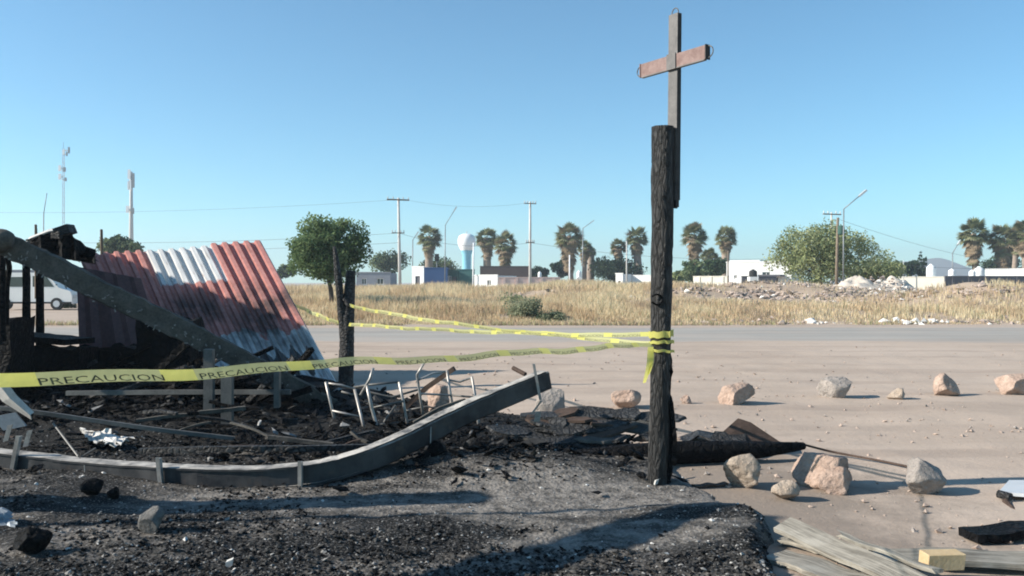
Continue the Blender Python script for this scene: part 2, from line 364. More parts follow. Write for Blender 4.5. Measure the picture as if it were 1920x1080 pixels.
t = NT('tape_ink'); t.bsdf(t.mix(t.ramp(t.noise(t.pos(), 30, 3), [(0.4, 0.0), (0.7, 1.0)]), (0.03, 0.032, 0.018), (0.14, 0.14, 0.065)), 0.6)
# vegetation
def mat_leaf(name, c1, c2, k=0.3):
    t = NT(name); n = t.noise(t.pos(), 1.4, 4); c = t.mix(t.ramp(n, [(0.35, 0.0), (0.65, 1.0)]), c1, c2)
    d = t.n('ShaderNodeBsdfDiffuse'); t.l(c, d.inputs[0]); tr = t.n('ShaderNodeBsdfTranslucent'); t.l(c, tr.inputs[0])
    mx = t.n('ShaderNodeMixShader'); mx.inputs[0].default_value = k
    t.l(d.outputs[0], mx.inputs[1]); t.l(tr.outputs[0], mx.inputs[2]); t.l(mx.outputs[0], t.out.inputs[0])
mat_leaf('leaf_a', (0.095, 0.145, 0.065), (0.145, 0.205, 0.095), 0.38); mat_leaf('leaf_b', (0.14, 0.20, 0.09), (0.20, 0.26, 0.125), 0.38); mat_leaf('leaf_c', (0.06, 0.10, 0.05), (0.09, 0.135, 0.062), 0.35)
mat_leaf('mesq_a', (0.26, 0.30, 0.135), (0.34, 0.365, 0.185), 0.4); mat_leaf('mesq_b', (0.28, 0.315, 0.165), (0.36, 0.375, 0.21)); mat_leaf('mesq_c', (0.13, 0.17, 0.085), (0.18, 0.215, 0.115))
mat_leaf('dark_a', (0.022, 0.040, 0.028), (0.038, 0.06, 0.036)); mat_leaf('dark_b', (0.034, 0.056, 0.034), (0.055, 0.08, 0.045))
mat_leaf('sage_a', (0.28, 0.30, 0.19), (0.36, 0.37, 0.245), 0.4); mat_leaf('sage_b', (0.20, 0.22, 0.14), (0.27, 0.28, 0.18), 0.4)
mat_leaf('palm_green', (0.13, 0.155, 0.075), (0.20, 0.215, 0.11), 0.4); mat_leaf('palm_pale', (0.22, 0.235, 0.13), (0.32, 0.32, 0.19), 0.4); mat_leaf('palm_dead', (0.24, 0.185, 0.125), (0.36, 0.28, 0.19))
mat_leaf('grass_a', (0.56, 0.43, 0.27), (0.66, 0.53, 0.35), 0.42); mat_leaf('grass_b', (0.48, 0.36, 0.23), (0.58, 0.45, 0.30), 0.42)
mat_leaf('grass_c', (0.60, 0.50, 0.33), (0.70, 0.60, 0.41), 0.42); mat_leaf('grass_d', (0.34, 0.265, 0.185), (0.42, 0.33, 0.235), 0.35); mat_leaf('grass_g', (0.31, 0.31, 0.17), (0.40, 0.39, 0.22), 0.38)
mat_simple('bark', (0.045, 0.035, 0.028), (0.11, 0.088, 0.07), 5, 0.95, 0.5)
mat_simple('palm_bark', (0.20, 0.16, 0.13), (0.33, 0.265, 0.21), 2, 0.95, 0.4)
mat_simple('field_soil', (0.33, 0.25, 0.185), (0.46, 0.36, 0.27), 0.9, 0.97, 0.3)
mat_simple('rubble_a', (0.28, 0.22, 0.185), (0.46, 0.375, 0.32), 1.6, 0.95, 0.2); mat_simple('rubble_b', (0.52, 0.49, 0.45), (0.74, 0.71, 0.67), 1.6, 0.95, 0.2); mat_simple('rubble_c', (0.12, 0.10, 0.09), (0.2, 0.17, 0.15), 1.6, 0.95, 0.2)
# buildings, poles
def mat_paint(n, c, dirt=0.75): mat_simple(n, tuple(x * dirt for x in c), c, 0.7, 0.85, 0.1)
mat_paint('wall_white', (0.80, 0.79, 0.76), 0.9); mat_paint('wall_cream', (0.74, 0.70, 0.60), 0.88); mat_paint('wall_pink', (0.62, 0.47, 0.42), 0.88); mat_paint('wall_blue', (0.06, 0.12, 0.255), 0.85)
mat_paint('wall_brown', (0.11, 0.085, 0.078), 0.8); mat_paint('wall_slate', (0.12, 0.12, 0.135), 0.8); mat_paint('wall_grey', (0.28, 0.29, 0.32), 0.85); mat_paint('tank_blue', (0.22, 0.50, 0.62), 0.9); mat_paint('green_paint', (0.045, 0.10, 0.085), 0.8); mat_paint('wall_teal', (0.10, 0.22, 0.20), 0.8)
mat_simple('glass_dark', (0.02, 0.025, 0.03), (0.05, 0.055, 0.06), 0.8, 0.12, 0, spec=0.6)
mat_simple('concrete_pole', (0.42, 0.41, 0.39), (0.58, 0.56, 0.53), 2, 0.9, 0.2); mat_simple('wood_pole', (0.13, 0.10, 0.075), (0.24, 0.19, 0.145), 2, 0.9, 0.2)
mat_simple('grey_metal', (0.16, 0.17, 0.18), (0.26, 0.27, 0.28), 2, 0.5, 0, metal=0.3); mat_simple('pale_metal', (0.45, 0.47, 0.48), (0.60, 0.61, 0.62), 2, 0.5, 0, metal=0.2); mat_simple('antenna_white', (0.74, 0.75, 0.75), (0.82, 0.82, 0.82), 2, 0.6, 0)
mat_simple('cable', (0.10, 0.105, 0.115), (0.14, 0.145, 0.155), 2, 0.7, 0); mat_simple('rubber', (0.02, 0.02, 0.02), (0.035, 0.035, 0.035), 4, 0.85, 0.1)
mat_simple('hill', (0.10, 0.095, 0.085), (0.17, 0.15, 0.125), 0.01, 0.95, 0)

# ================================================================== SETTING
# ground: one sheet to the horizon, finer towards the camera, gently uneven
ys = np.concatenate([np.linspace(-30, 2, 12), np.linspace(2.2, 20, 150), np.geomspace(20.3, 5000, 60)])
xs = np.concatenate([-np.geomspace(4000, 14, 40), np.linspace(-13.8, 13.8, 180), np.geomspace(14, 4000, 40)])
X, Y = np.meshgrid(xs, ys)
near = sst(24, 17, Y) * sst(22, 14, np.abs(X))
Z = (fbm(X * 0.55, Y * 0.9, 0, 3, 4) - 0.5) * 0.07 * near + (fbm(X * 2.6, Y * 2.6, 0, 9, 3) - 0.5) * 0.022 * near - 0.012 * near
def grid_faces(ny, nx):
    a = np.arange(ny * nx).reshape(ny, nx)
    return np.stack([a[:-1, :-1], a[:-1, 1:], a[1:, 1:], a[1:, :-1]], -1).reshape(-1, 4)
def ground_z(x, y):
    n_ = sst(24, 17, y) * sst(22, 14, np.abs(x))
    r_ = (fbm(x * 0.55, y * 0.9, 0, 3, 4) - 0.5) * 0.07 * n_ + (fbm(x * 2.6, y * 2.6, 0, 9, 3) - 0.5) * 0.022 * n_ - 0.012 * n_
    return float(r_) if np.ndim(r_) == 0 else r_
tag(mobj('ground', np.stack([X, Y, Z], -1).reshape(-1, 3), grid_faces(*X.shape), 'dirt', smooth=True, origin=(0, 0, 0)), kind='structure')
# road: a pale worn strip with ragged edges
xs = np.linspace(-140, 140, 240); e0 = 20.6 + (fbm(xs * 0.25, 0, 0, 21, 4) - 0.5) * 1.6; e1 = 31.6 + (fbm(xs * 0.2, 5, 0, 22, 4) - 0.5) * 1.2
rv = np.concatenate([np.stack([xs, e0 + (e1 - e0) * q, np.full_like(xs, 0.045 * math.sin(math.pi * q) - 0.025)], -1) for q in (0, .12, .3, .5, .7, .88, 1)])
tag(mobj('road', rv, grid_faces(7, 240), 'road', smooth=True, origin=(0, 0, 0)), kind='structure')
# field behind the road: low rough bank rising to spoil heaps
def field_z(x, y):
    x = np.asarray(x, float); y = np.asarray(y, float)
    e = sst(31.0, 37, y) * 0.30 + sst(36, 60, y) * 0.42
    e = e + (fbm(x * 0.22, y * 0.22, 0, 31, 4) - 0.42) * 0.7 * sst(32, 40, y)
    def mound(cx, cy, rx, ry, h): return h * np.exp(-((x - cx) / rx) ** 2 - ((y - cy) / ry) ** 2)
    e = e + mound(24.0, 43, 5.0, 4, 1.05) + mound(11.5, 50, 5, 5, 0.65) + mound(17.5, 54, 3, 4, 0.45) + mound(4, 54, 4, 5, 0.5) + mound(19, 52, 3.5, 4, 0.35) + mound(-10, 56, 8, 8, 0.35) + mound(15, 58, 9, 5, 0.35)
    e = e * sst(-0.50, -0.44, x / y) - 0.06 * (1 - sst(-0.50, -0.44, x / y))
    return np.maximum(e, -0.06) * sst(30.8, 33, y) - 0.05 * (1 - sst(30.8, 32, y))
xs = np.linspace(-75, 75, 300); ys = np.concatenate([np.linspace(30.4, 60, 120), np.linspace(61, 88, 30)])
X, Y = np.meshgrid(xs, ys); Zf = field_z(X, Y) * (1 - sst(74, 87, Y)) - 0.1 * sst(80, 88, Y)
tag(mobj('field', np.stack([X, Y, Zf], -1).reshape(-1, 3), grid_faces(*X.shape), 'field_soil', smooth=True, origin=(0, 0, 0)), kind='structure')

# burnt ash floor: raised, lumpy sheet with a ragged outline
OUT = [(1.30, 1.6), (1.36, 3.2), (1.42, 4.5), (1.62, 5.2), (1.74, 5.72), (1.50, 6.15), (1.42, 6.6), (1.50, 7.4), (1.20, 8.3), (0.35, 9.4), (-0.9, 10.4), (-2.1, 11.6), (-2.9, 13.2), (-4.2, 15.2), (-9, 15.6), (-13, 14.5), (-13, 1.6)]
def poly_sd(x, y, poly):
    d = np.full(x.shape, 1e9); ins = np.zeros(x.shape, bool); n = len(poly)
    for i in range(n):
        ax, ay = poly[i]; bx, by = poly[(i + 1) % n]
        ex, ey = bx - ax, by - ay
        t_ = np.clip(((x - ax) * ex + (y - ay) * ey) / (ex * ex + ey * ey), 0, 1)
        d = np.minimum(d, np.hypot(x - ax - t_ * ex, y - ay - t_ * ey))
        c_ = ((ay > y) != (by > y)); xx = ax + (y - ay) / ((by - ay) if by != ay else 1e-9) * ex
        ins ^= c_ & (x < xx)
    return np.where(ins, d, -d)
def ash_h(x, y):
    x = np.asarray(x, float); y = np.asarray(y, float)
    sd = poly_sd(x, y, OUT) + (fbm(x * 1.7, y * 1.7, 0, 41, 4) - 0.5) * 0.5 * sst(4.0, 6.5, y)
    b = 0.03 + 0.05 * fbm(x * 0.9, y * 0.9, 0, 42, 4) + (fbm(x * 4.5, y * 4.5, 0, 43, 4) - 0.35) * 0.055 + (fbm(x * 14, y * 14, 0, 46, 3) - 0.5) * 0.022
    edge = 0.045 * np.exp(-((x - 1.45) / 0.5) ** 2) * sst(6.2, 5.6, y)
    mound = 0.34 * np.exp(-((x + 5.2) / 2.6) ** 2 - ((y - 11.2) / 1.5) ** 2) + 0.04 * np.exp(-((x + 2.6) / 1.6) ** 2 - ((y - 8.6) / 0.9) ** 2) + 0.10 * np.exp(-((x + 0.1) / 0.9) ** 2 - ((y - 6.9) / 0.6) ** 2)
    mound = mound * (0.6 + 0.8 * fbm(x * 1.6, y * 1.6, 0, 47, 3))
    flat = 1 - 0.75 * np.exp(-((y - 6.05) / 0.55) ** 2) * sst(-3.5, -2, x)
    return (b * flat + edge + mound) * sst(0.0, 0.16, sd) - 0.05 * (1 - sst(-0.02, 0.05, sd)), sd
xs = np.concatenate([np.arange(-13, -5, 0.09), np.arange(-5, 2.1, 0.034)]); ys = np.concatenate([np.arange(1.6, 4.2, 0.09), np.arange(4.2, 9.5, 0.034), np.arange(9.5, 15.7, 0.07)])
X, Y = np.meshgrid(xs, ys); Za, SD = ash_h(X, Y)
af = grid_faces(*X.shape); keep = (SD.reshape(-1)[af] > -0.09).any(1)
tag(mobj('ash_floor', np.stack([X, Y, Za], -1).reshape(-1, 3), af[keep], 'ash', smooth=True, origin=(0, 0, 0)), kind='structure')
def ash_z(x, y): return float(max(ash_h(np.array([x]), np.array([y]))[0][0], ground_z(x, y)))
def gz(x, y): return ash_z(x, y) if y < 16 and x < 2.2 else ground_z(x, y)

# far hill
xs = np.linspace(350, 1300, 140)
hz = np.clip(50 * np.exp(-(np.abs(xs - 770) / np.where(xs < 770, 150, 75)) ** 1.6) + (fbm(xs * 0.012, 0, 0, 55, 5) - 0.5) * 16, -3, 99)
hv = []; 
for q in np.linspace(-1, 1, 15): hv.append(np.stack([xs, np.full_like(xs, 1550) + q * 160, hz * (1 - abs(q)) ** 0.8 - 2], -1))
tag(mobj('hill', np.concatenate(hv), grid_faces(15, 140), 'hill', smooth=True), kind='structure')

# ================================================================== NEAR THINGS
# ---- charred post that carries the cross
def charred_log(path, radii, seed, seg=40, n=110, ridge=0.10, lump=0.10, flat_top=True):
    pts = catmull(path, max(2, n // (len(path) - 1))); m = len(pts)
    rr = np.interp(np.linspace(0, 1, m), np.linspace(0, 1, len(radii)), radii)
    mb = MB(); vs = []
    for i, p in enumerate(pts):
        tt = (pts[min(i + 1, m - 1)] - pts[max(i - 1, 0)]).normalized()
        up = Vector((0, 1, 0)) if abs(tt.z) > 0.7 else Vector((0, 0, 1))
        sd = tt.cross(up).normalized(); uu = sd.cross(tt)
        s_ = i / m * (pts[-1] - pts[0]).length
        th = np.arange(seg) / seg * 2 * math.pi
        cx, sx = np.cos(th), np.sin(th)
        k = 1 + ridge * 2 * (fbm(cx * 3.2, sx * 3.2, s_ * 1.6, seed, 3) - 0.5) + lump * 2 * (fbm(cx * 1.2 + 5, sx * 1.2, s_ * 4.0, seed + 7, 4) - 0.5)
        k = k - 0.07 * (vn(cx * 6, sx * 6, s_ * 18, seed + 3) > 0.72)
        for j in range(seg): vs.append(p + (sd * float(cx[j]) + uu * float(sx[j])) * float(rr[i] * k[j]))
    fs = [(i * seg + j, i * seg + (j + 1) % seg, (i + 1) * seg + (j + 1) % seg, (i + 1) * seg + j) for i in range(m - 1) for j in range(seg)]
    tip0 = len(vs); vs.append(pts[0]); vs.append(pts[-1] + (pts[-1] - pts[-2]).normalized() * radii[-1] * 0.15)
    fs += [(tip0, (j + 1) % seg, j) for j in range(seg)] + [(tip0 + 1, (m - 1) * seg + j, (m - 1) * seg + (j + 1) % seg) for j in range(seg)]
    return mb.add(vs, fs)
pb = G(1233, 915)
post = empty('charred_post', pb, 'tall charred round timber post carrying the cross, yellow tape tied round it', 'post')
charred_log([P(1232, 935, 6.44), P(1238, 700, 6.44), P(1241, 450, 6.44), P(1243, 238, 6.44)], [0.078, 0.076, 0.080, 0.083], 5, ridge=0.13, lump=0.10).build('shaft', 'char_post', post, smooth=True)
# split-off strip along the right side and a thinner sliver in the crack
mb = MB(); pth = []; pr = []
for q in np.linspace(0, 1, 26):
    y_ = 905 - q * 262; pth.append(P(1250 + 4 * math.sin(q * 9) + (7 if 0.30 < q < 0.62 else 0), y_, 6.42)); pr.append((0.75 + 0.35 * random.random()) * (1 - 0.65 * max(0, q - 0.8) / 0.2))
mb.sweep(pth, [(-0.03, -0.02), (0.03, -0.026), (0.034, 0.024), (-0.028, 0.026)], up=(0, 1, 0), scales=pr)
mb.build('split_strip', 'char_black', post, rough=0.007, rf=14)
mb = MB(); pth = [P(1262 + 3 * math.sin(q * 5), 872 - q * 126, 6.40) for q in np.linspace(0, 1, 14)]
mb.sweep(pth, rect(0.034, 0.045), up=(0, 1, 0), scales=[0.7 + 0.5 * random.random() for _ in range(13)] + [0.3]); mb.build('split_strip', 'char_black', post, rough=0.006, rf=18)
mb = MB(); mb.tube(catmull([P(1222, 556, 6.36), P(1231, 552, 6.355), P(1240, 556, 6.36), P(1241, 566, 6.36), P(1231, 571, 6.355), P(1222, 566, 6.36)], 4), 0.008, 6); mb.build('wood_knot', 'char_black', post, smooth=True)

# ---- steel cross fixed to the back of the post
u = Vector((0.566, -0.824, 0)); nrm = Vector((-0.824, -0.566, 0)); zc = Vector((0, 0, 1))
cc = P(1266, 117, 6.46)
cross = empty('steel_cross', Vector((cc.x, cc.y, P(0, 376, 6.46).z)), 'rusty steel cross with wire loops on its ends, fixed to the charred post', 'cross')
zt = P(0, 27, 6.46).z; zb = P(0, 376, 6.46).z
mb = MB(); nseg = 24
pth = lerp_path(Vector((cc.x - 0.012, cc.y, zb)), Vector((cc.x, cc.y, zt)), nseg)
for i in range(nseg):
    pass
vs = []; fs = []; fm = []
for p in pth:
    for a, b in ((-1, -1), (1, -1), (1, 1), (-1, 1)): vs.append(p + u * a * 0.047 - nrm * b * 0.021)
for i in range(nseg - 1):
    for j in range(4):
        fs.append((i * 4 + j, i * 4 + (j + 1) % 4, (i + 1) * 4 + (j + 1) % 4, (i + 1) * 4 + j)); fm.append(0 if j in (0, 3) else 1)  # sunward faces paler, far faces darker: light and shade painted in
fs += [(3, 2, 1, 0), tuple((nseg - 1) * 4 + j for j in range(4))]; fm += [1, 0]
mobj('upright', vs, fs, ['cross_steel', 'cross_dark'], cross, fm)
mb = MB()
for q in range(6):
    a = -0.045 + q * 0.016; mb.obox(Vector((cc.x - 0.012, cc.y, zb - 0.015 - 0.02 * random.random())) + u * a, u * 0.007, nrm * 0.015, zc * (0.02 + 0.012 * random.random()))
mb.build('torn_end', 'cross_dark', cross)
mb = MB(); L = 0.338
mb.obox(cc + nrm * 0.028, u * L, nrm * 0.010, zc * 0.051, 0)
mb.build('crossbar', 'cross_rust', cross, rough=0.002, rf=20)
mb = MB(); mb.obox(cc + nrm * 0.012, u * (L - 0.004), nrm * 0.005, zc * 0.046); mb.build('crossbar_back', 'cross_dark', cross)
for sgn in (-1, 1):
    mb = MB(); mb.obox(cc + nrm * 0.020 + u * sgn * (L + 0.004), u * 0.004, nrm * 0.024, zc * 0.054); mb.build('end_cap', 'cross_dark' if sgn > 0 else 'cross_rust', cross)
mb = MB(); mb.obox(cc + nrm * 0.026 - zc * 0.0545, u * (L - 0.01), nrm * 0.014, zc * 0.004); mb.build('trim_strip', 'cross_steel', cross)
mb = MB(); mb.obox(cc + nrm * 0.043, u * 0.0465, nrm * 0.004, zc * 0.060); mb.build('joint_plate', 'cross_steel', cross)
def loop(c, a, b, r):
    mb = MB(); pts = [Vector(c) + a * r * math.cos(q) + b * r * 1.3 * math.sin(q) for q in np.linspace(-0.2, math.pi + 0.2, 14)]
    mb.tube(pts, 0.0045, 6); mb.build('wire_loop', 'dull_steel', cross, smooth=True)
loop(Vector((cc.x, cc.y, zt)), u, zc, 0.036)
loop(cc + nrm * 0.02 + u * L, zc, u, 0.045); loop(cc + nrm * 0.02 - u * L, zc, -u, 0.045)

# ---- barrier tape
fc = bpy.data.curves.new('txt', 'FONT'); fc.body = 'PRECAUCION'; fc.size = 1.0; fc.resolution_u = 2
fo = bpy.data.objects.new('txt', fc); COL.objects.link(fo)
bpy.context.view_layer.update()
tm = bpy.data.meshes.new_from_object(fo.evaluated_get(bpy.context.evaluated_depsgraph_get()))
TV = np.array([v.co[:2] for v in tm.vertices]); TF = [tuple(p.vertices) for p in tm.polygons]
TV -= TV.min(0); TW = TV[:, 0].max(); TH = TV[:, 1].max(); TV /= (TW, TH)
bpy.data.objects.remove(fo); bpy.data.curves.remove(fc); bpy.data.meshes.remove(tm)
def tape(label, p0, p1, w0, w1, period, off, sag=0.0, twist=0.0, seed=0, block=0.115, roll0=0.0, text_scale=(0.74, 0.52), group=None):
    p0 = Vector(p0); p1 = Vector(p1); Ln = (p1 - p0).length; n = max(60, int(Ln / 0.03))
    def pt(s, v):
        q = s / Ln; p = p0.lerp(p1, q); p = p + Vector((0, 0, -sag * 4 * q * (1 - q)))
        p = p + Vector((0, 0, 0.006 * math.sin(q * 23 + seed) + 0.003 * math.sin(q * 61 + seed)))
        t_ = (p1 - p0).normalized(); sd = t_.cross(Vector((0, 0, 1))).normalized(); uu = sd.cross(t_)
        a = roll0 + twist * math.sin(q * 9 + seed); w = w0 + (w1 - w0) * q
        fold = 0.10 * w * math.sin(s * 13 + seed)
        cr = sd * (math.sin(a) * v * w + fold * (0.25 - v * v)) + uu * math.cos(a) * v * w
        nn = sd * math.cos(a) - uu * math.sin(a)
        return p + cr, nn
    vs = []; fs = []; mi = []; rows = 5
    for i in range(n + 1):
        for j in range(rows): vs.append(pt(Ln * i / n, j / (rows - 1) - 0.5)[0])
    for i in range(n):
        s = Ln * (i + 0.5) / n; ph = ((s - off) / period + 0.5) % 1.0 - 0.5
        for j in range(rows - 1):
            fs.append((i * rows + j, (i + 1) * rows + j, (i + 1) * rows + j + 1, i * rows + j + 1)); mi.append(0 if abs(ph) * period < block / 2 else 1)
    root = mobj('barrier_tape', vs, fs, ['tape_yellow', 'tape_pale'], mi=mi, smooth=True)
    tag(root, label, 'barrier tape', group)
    k0 = int(math.floor((0 - off) / period)) - 1
    for k in range(k0, k0 + int(Ln / period) + 4):
        c0 = off + (k + 0.5) * period; hw = period * text_scale[0] / 2
        if c0 - hw < 0.0 or c0 + hw > Ln: continue
        tv = []
        for a, b in TV:
            q, nn = pt(c0 - hw + a * 2 * hw, -0.47 + b * text_scale[1]); tv.append(q + nn * 0.0012)
        root_lbl = mobj('lettering', tv, TF, 'tape_ink', root)
    return root
def tp(s, y):  # point on the near tape's line, s in text periods
    d = 2.413 * (1 + 0.182 * s); px = (323 * s + 340) / (1 + 0.182 * s); return P(px, y, d)
A_ = tp(-1.6, 727); B_ = tp(8.75, 644)
per = (B_ - A_).length / 10.35
tape('yellow warning tape printed PRECAUCION crossing the foreground from the left edge to the cross post', A_, B_, 0.038, 0.040, per, per * 1.6, sag=0.012, twist=0.10, seed=1, roll0=-0.72)
tape('upper yellow tape from the forked burnt trunk slanting down to the cross post', P(652, 572, 12.65), P(1228, 644, 6.52), 0.05, 0.036, 0.49, 0.2, sag=0.06, twist=0.3, seed=2)
tape('lower yellow tape running level from the forked burnt trunk to the cross post', P(652, 607, 12.65), P(1228, 629, 6.52), 0.05, 0.036, 0.49, 0.1, sag=0.03, twist=0.3, seed=4)
tape('short yellow tape between the fallen red roof and the forked burnt trunk', P(540, 565, 14.9), P(640, 607, 12.65), 0.06, 0.06, 0.49, 0.1, sag=0.02, twist=0.3, seed=6)
def band_wrap(c, r, h, tilt, seed):
    vs = []; fs = []; n = 40
    for i in range(n):
        a = 2 * math.pi * i / n; rr = r * (1 + 0.05 * math.sin(3 * a + seed))
        for q in (-0.5, 0.5): vs.append(Vector(c) + Vector((rr * math.cos(a), rr * math.sin(a), q * h + tilt * math.cos(a + seed) + 0.004 * math.sin(7 * a))))
    for i in range(n): fs.append((2 * i, 2 * ((i + 1) % n), 2 * ((i + 1) % n) + 1, 2 * i + 1))
    return vs, fs
tk = empty('tape_knot', P(1240, 660, 6.44), 'yellow tape wound several times round the cross post with a loose hanging tail', 'barrier tape')
for (y_, h_, ti, sd_) in ((626, 0.048, 0.006, 0), (642, 0.024, 0.010, 1.2), (658, 0.020, 0.008, 2.2)):
    vs, fs = band_wrap(P(1240, y_, 6.44), 0.093, h_, ti, sd_); mobj('wrap', vs, fs, 'tape_yellow', tk, smooth=True)
for (x0, y0, x1, y1, w) in ((1220, 650, 1208, 718, 0.042), (1222, 655, 1216, 702, 0.030)):
    mb = MB(); pth = catmull([P(x0, y0, 6.33), P((x0 + x1) / 2 + 3, (y0 + y1) / 2, 6.31), P(x1, y1, 6.33)], 6)
    vs = []; fs = []
    for i, p in enumerate(pth):
        a = i * 0.10 - 0.3; vs += [p - Vector((math.cos(a), math.sin(a), 0)) * w / 2, p + Vector((math.cos(a), math.sin(a), 0)) * w / 2]
    fs = [(2 * i, 2 * i + 1, 2 * i + 3, 2 * i + 2) for i in range(len(pth) - 1)]
    mobj('tail', vs, fs, 'tape_yellow', tk, smooth=True)

# ---- forked burnt trunk behind
fk = empty('forked_burnt_trunk', G(650, 728), 'forked black burnt trunk standing in front of the leafy tree', 'burnt trunk')
charred_log([P(648, 738, 12.7), P(650, 660, 12.7), P(653, 590, 12.7), P(658, 508, 12.7)], [0.115, 0.108, 0.10, 0.066], 15, seg=24, n=60).build('trunk', 'char', fk, smooth=True)
charred_log([P(646, 640, 12.68), P(641, 590, 12.66), P(634, 520, 12.62), P(627, 462, 12.6)], [0.07, 0.062, 0.055, 0.022], 18, seg=18, n=50).build('fork_arm', 'char', fk, smooth=True)
charred_log([P(655, 575, 12.6), P(650, 566, 12.6), P(644, 560, 12.6)], [0.04, 0.035, 0.02], 19, seg=10, n=8).build('stub', 'char', fk, smooth=True)

# ---- collapsed corrugated roof
TL = P(146, 481, 14.6); TR = P(491, 457, 14.6); BRv = P(637, 728, 12.95) - TR
roof = empty('collapsed_roof', Vector((-4.5, 13.6, 0)), 'collapsed red corrugated metal roof with bare zinc patches, leaning to the ground', 'roof')
ew = (TR - TL); RW = ew.length; RL = BRv.length; eu = ew.normalized(); ev = BRv.normalized(); rn = ev.cross(eu).normalized()
if rn.z < 0: rn = -rn
def roof_pt(uu, vv, off=0.0):
    bend = -0.20 * max(0, (vv / RL - 0.70)) * rn * 1.0
    sagm = -0.07 * math.sin(math.pi * min(1, vv / RL)) * (0.5 + 0.5 * math.sin(uu * 1.3)) * rn
    wob = rn * 0.008 * math.sin(uu * 3.1 + vv * 2.0)
    return TL + eu * uu + ev * vv + bend + sagm + wob + rn * off
PITCH = 0.186
def rib_h(uu):
    p = (uu / PITCH) % 1.0
    return 0.0 if p < 0.30 else (0.062 * (p - 0.30) / 0.22 if p < 0.52 else (0.062 if p < 0.86 else 0.062 * (1 - (p - 0.86) / 0.14)))
def sheet(u0, u1, v0, v1, lift, seed, jag=0.06, hole=None, mat=('roof_paint', 'roof_back')):
    us = sorted(set([u0, u1] + [round(k * PITCH + q * PITCH, 5) for k in range(-2, 30) for q in (0.0, 0.30, 0.52, 0.86) if u0 < k * PITCH + q * PITCH < u1]))
    nv = 42; vs = []; uv = []; fs = []
    for a in us:
        end = v1 + jag * (float(vn(a * 6, seed)) - 0.5) * 2
        for j in range(nv + 1):
            b = v0 + (end - v0) * j / nv
            vs.append(roof_pt(a, b, rib_h(a) + lift + 0.005 * math.sin(b * 4 + seed))); uv.append((a, b))
    for i in range(len(us) - 1):
        for j in range(nv):
            am = (us[i] + us[i + 1]) / 2; bm = v0 + (v1 - v0) * (j + 0.5) / nv
            if hole and hole(am, bm): continue
            fs.append((i * (nv + 1) + j, (i + 1) * (nv + 1) + j, (i + 1) * (nv + 1) + j + 1, i * (nv + 1) + j + 1))
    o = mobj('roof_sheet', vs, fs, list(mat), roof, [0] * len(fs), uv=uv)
    md = o.modifiers.new('thickness', 'SOLIDIFY'); md.thickness = 0.004; md.offset = 0; md.material_offset = 0
    return o
def hole1(a, b):
    n_ = 0.22 * (float(vn(a * 7, b * 7, 0, 77)) - 0.5)
    return ((a - 0.55) / 0.42) ** 2 + ((b - 2.2) / 0.5) ** 2 < 1 + n_ * 3
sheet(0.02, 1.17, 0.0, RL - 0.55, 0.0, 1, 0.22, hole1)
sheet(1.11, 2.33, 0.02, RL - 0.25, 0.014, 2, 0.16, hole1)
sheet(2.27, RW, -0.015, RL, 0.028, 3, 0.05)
# timber battens under the sheets
for b in (0.35, 1.25, 2.3):
    mb = MB(); mb.sweep([roof_pt(a, b, -0.07) for a in np.linspace(0.1, RW - 0.1, 14)], rect(0.07, 0.07)); mb.build('batten', 'char_black', roof, rough=0.008, rf=9)
# torn sheet hanging at its left end
hs = []; hf = []
for i in range(12):
    for j in range(14):
        a, b = i / 11, j / 13
        p = P(143 + a * 120 + b * (6 + 40 * a), 500 + a * 22 + b * (165 - 20 * a) + 8 * math.sin(a * 9) * b, 13.9 - 0.8 * b)
        hs.append(p + Vector((0, 1, 0)) * 0.03 * math.sin(a * 26))
hf = [(i * 14 + j, (i + 1) * 14 + j, (i + 1) * 14 + j + 1, i * 14 + j + 1) for i in range(11) for j in range(13) if not (j > 11 and (i % 3 == 1))]
o = mobj('torn_sheet', hs, hf, 'burnt_sheet', roof); o.modifiers.new('thickness', 'SOLIDIFY').thickness = 0.006

# ---- unseen hut wall past the left edge, added and shaped to shade the wreck
hut = empty('shade_wall', (-8.6, 12.2, 0), 'unseen corrugated hut wall added beyond the left edge to shade the wreck', 'wall')
wl = [(-10.3, 15.0, 3.50), (-9.85, 14.25, 3.60), (-9.15, 13.5, 3.66), (-8.5, 12.9, 3.66), (-7.95, 11.8, 3.3), (-7.4, 10.8, 2.7), (-7.1, 10.0, 1.9)]
for k in range(len(wl) - 1):
    a = Vector(wl[k]); b = Vector(wl[k + 1]); vs = []; fs = []; n = 12
    for i in range(n + 1):
        q = i / n; p = a.lerp(b, q); side = Vector((b.y - a.y, a.x - b.x, 0)).normalized() * (0.03 if i % 4 in (1, 2) else 0.0)
        for z_ in (0.0, 0.5, 1.0): vs.append(Vector((p.x, p.y, p.z * z_)) + side)
    for i in range(n):
        for j in range(2): fs.append((i * 3 + j, (i + 1) * 3 + j, (i + 1) * 3 + j + 1, i * 3 + j + 1))
    o = mobj('wall_sheet', vs, fs, 'burnt_sheet', hut); o.modifiers.new('thickness', 'SOLIDIFY').thickness = 0.006
for (x_, y_, h_) in ((-9.2, 13.45, 3.5), (-7.5, 10.9, 2.6)):
    mb = MB(); mb.tube([(x_ - 0.12, y_, 0), (x_ - 0.12, y_, h_)], 0.07, 10); mb.build('wall_post', 'char', hut)
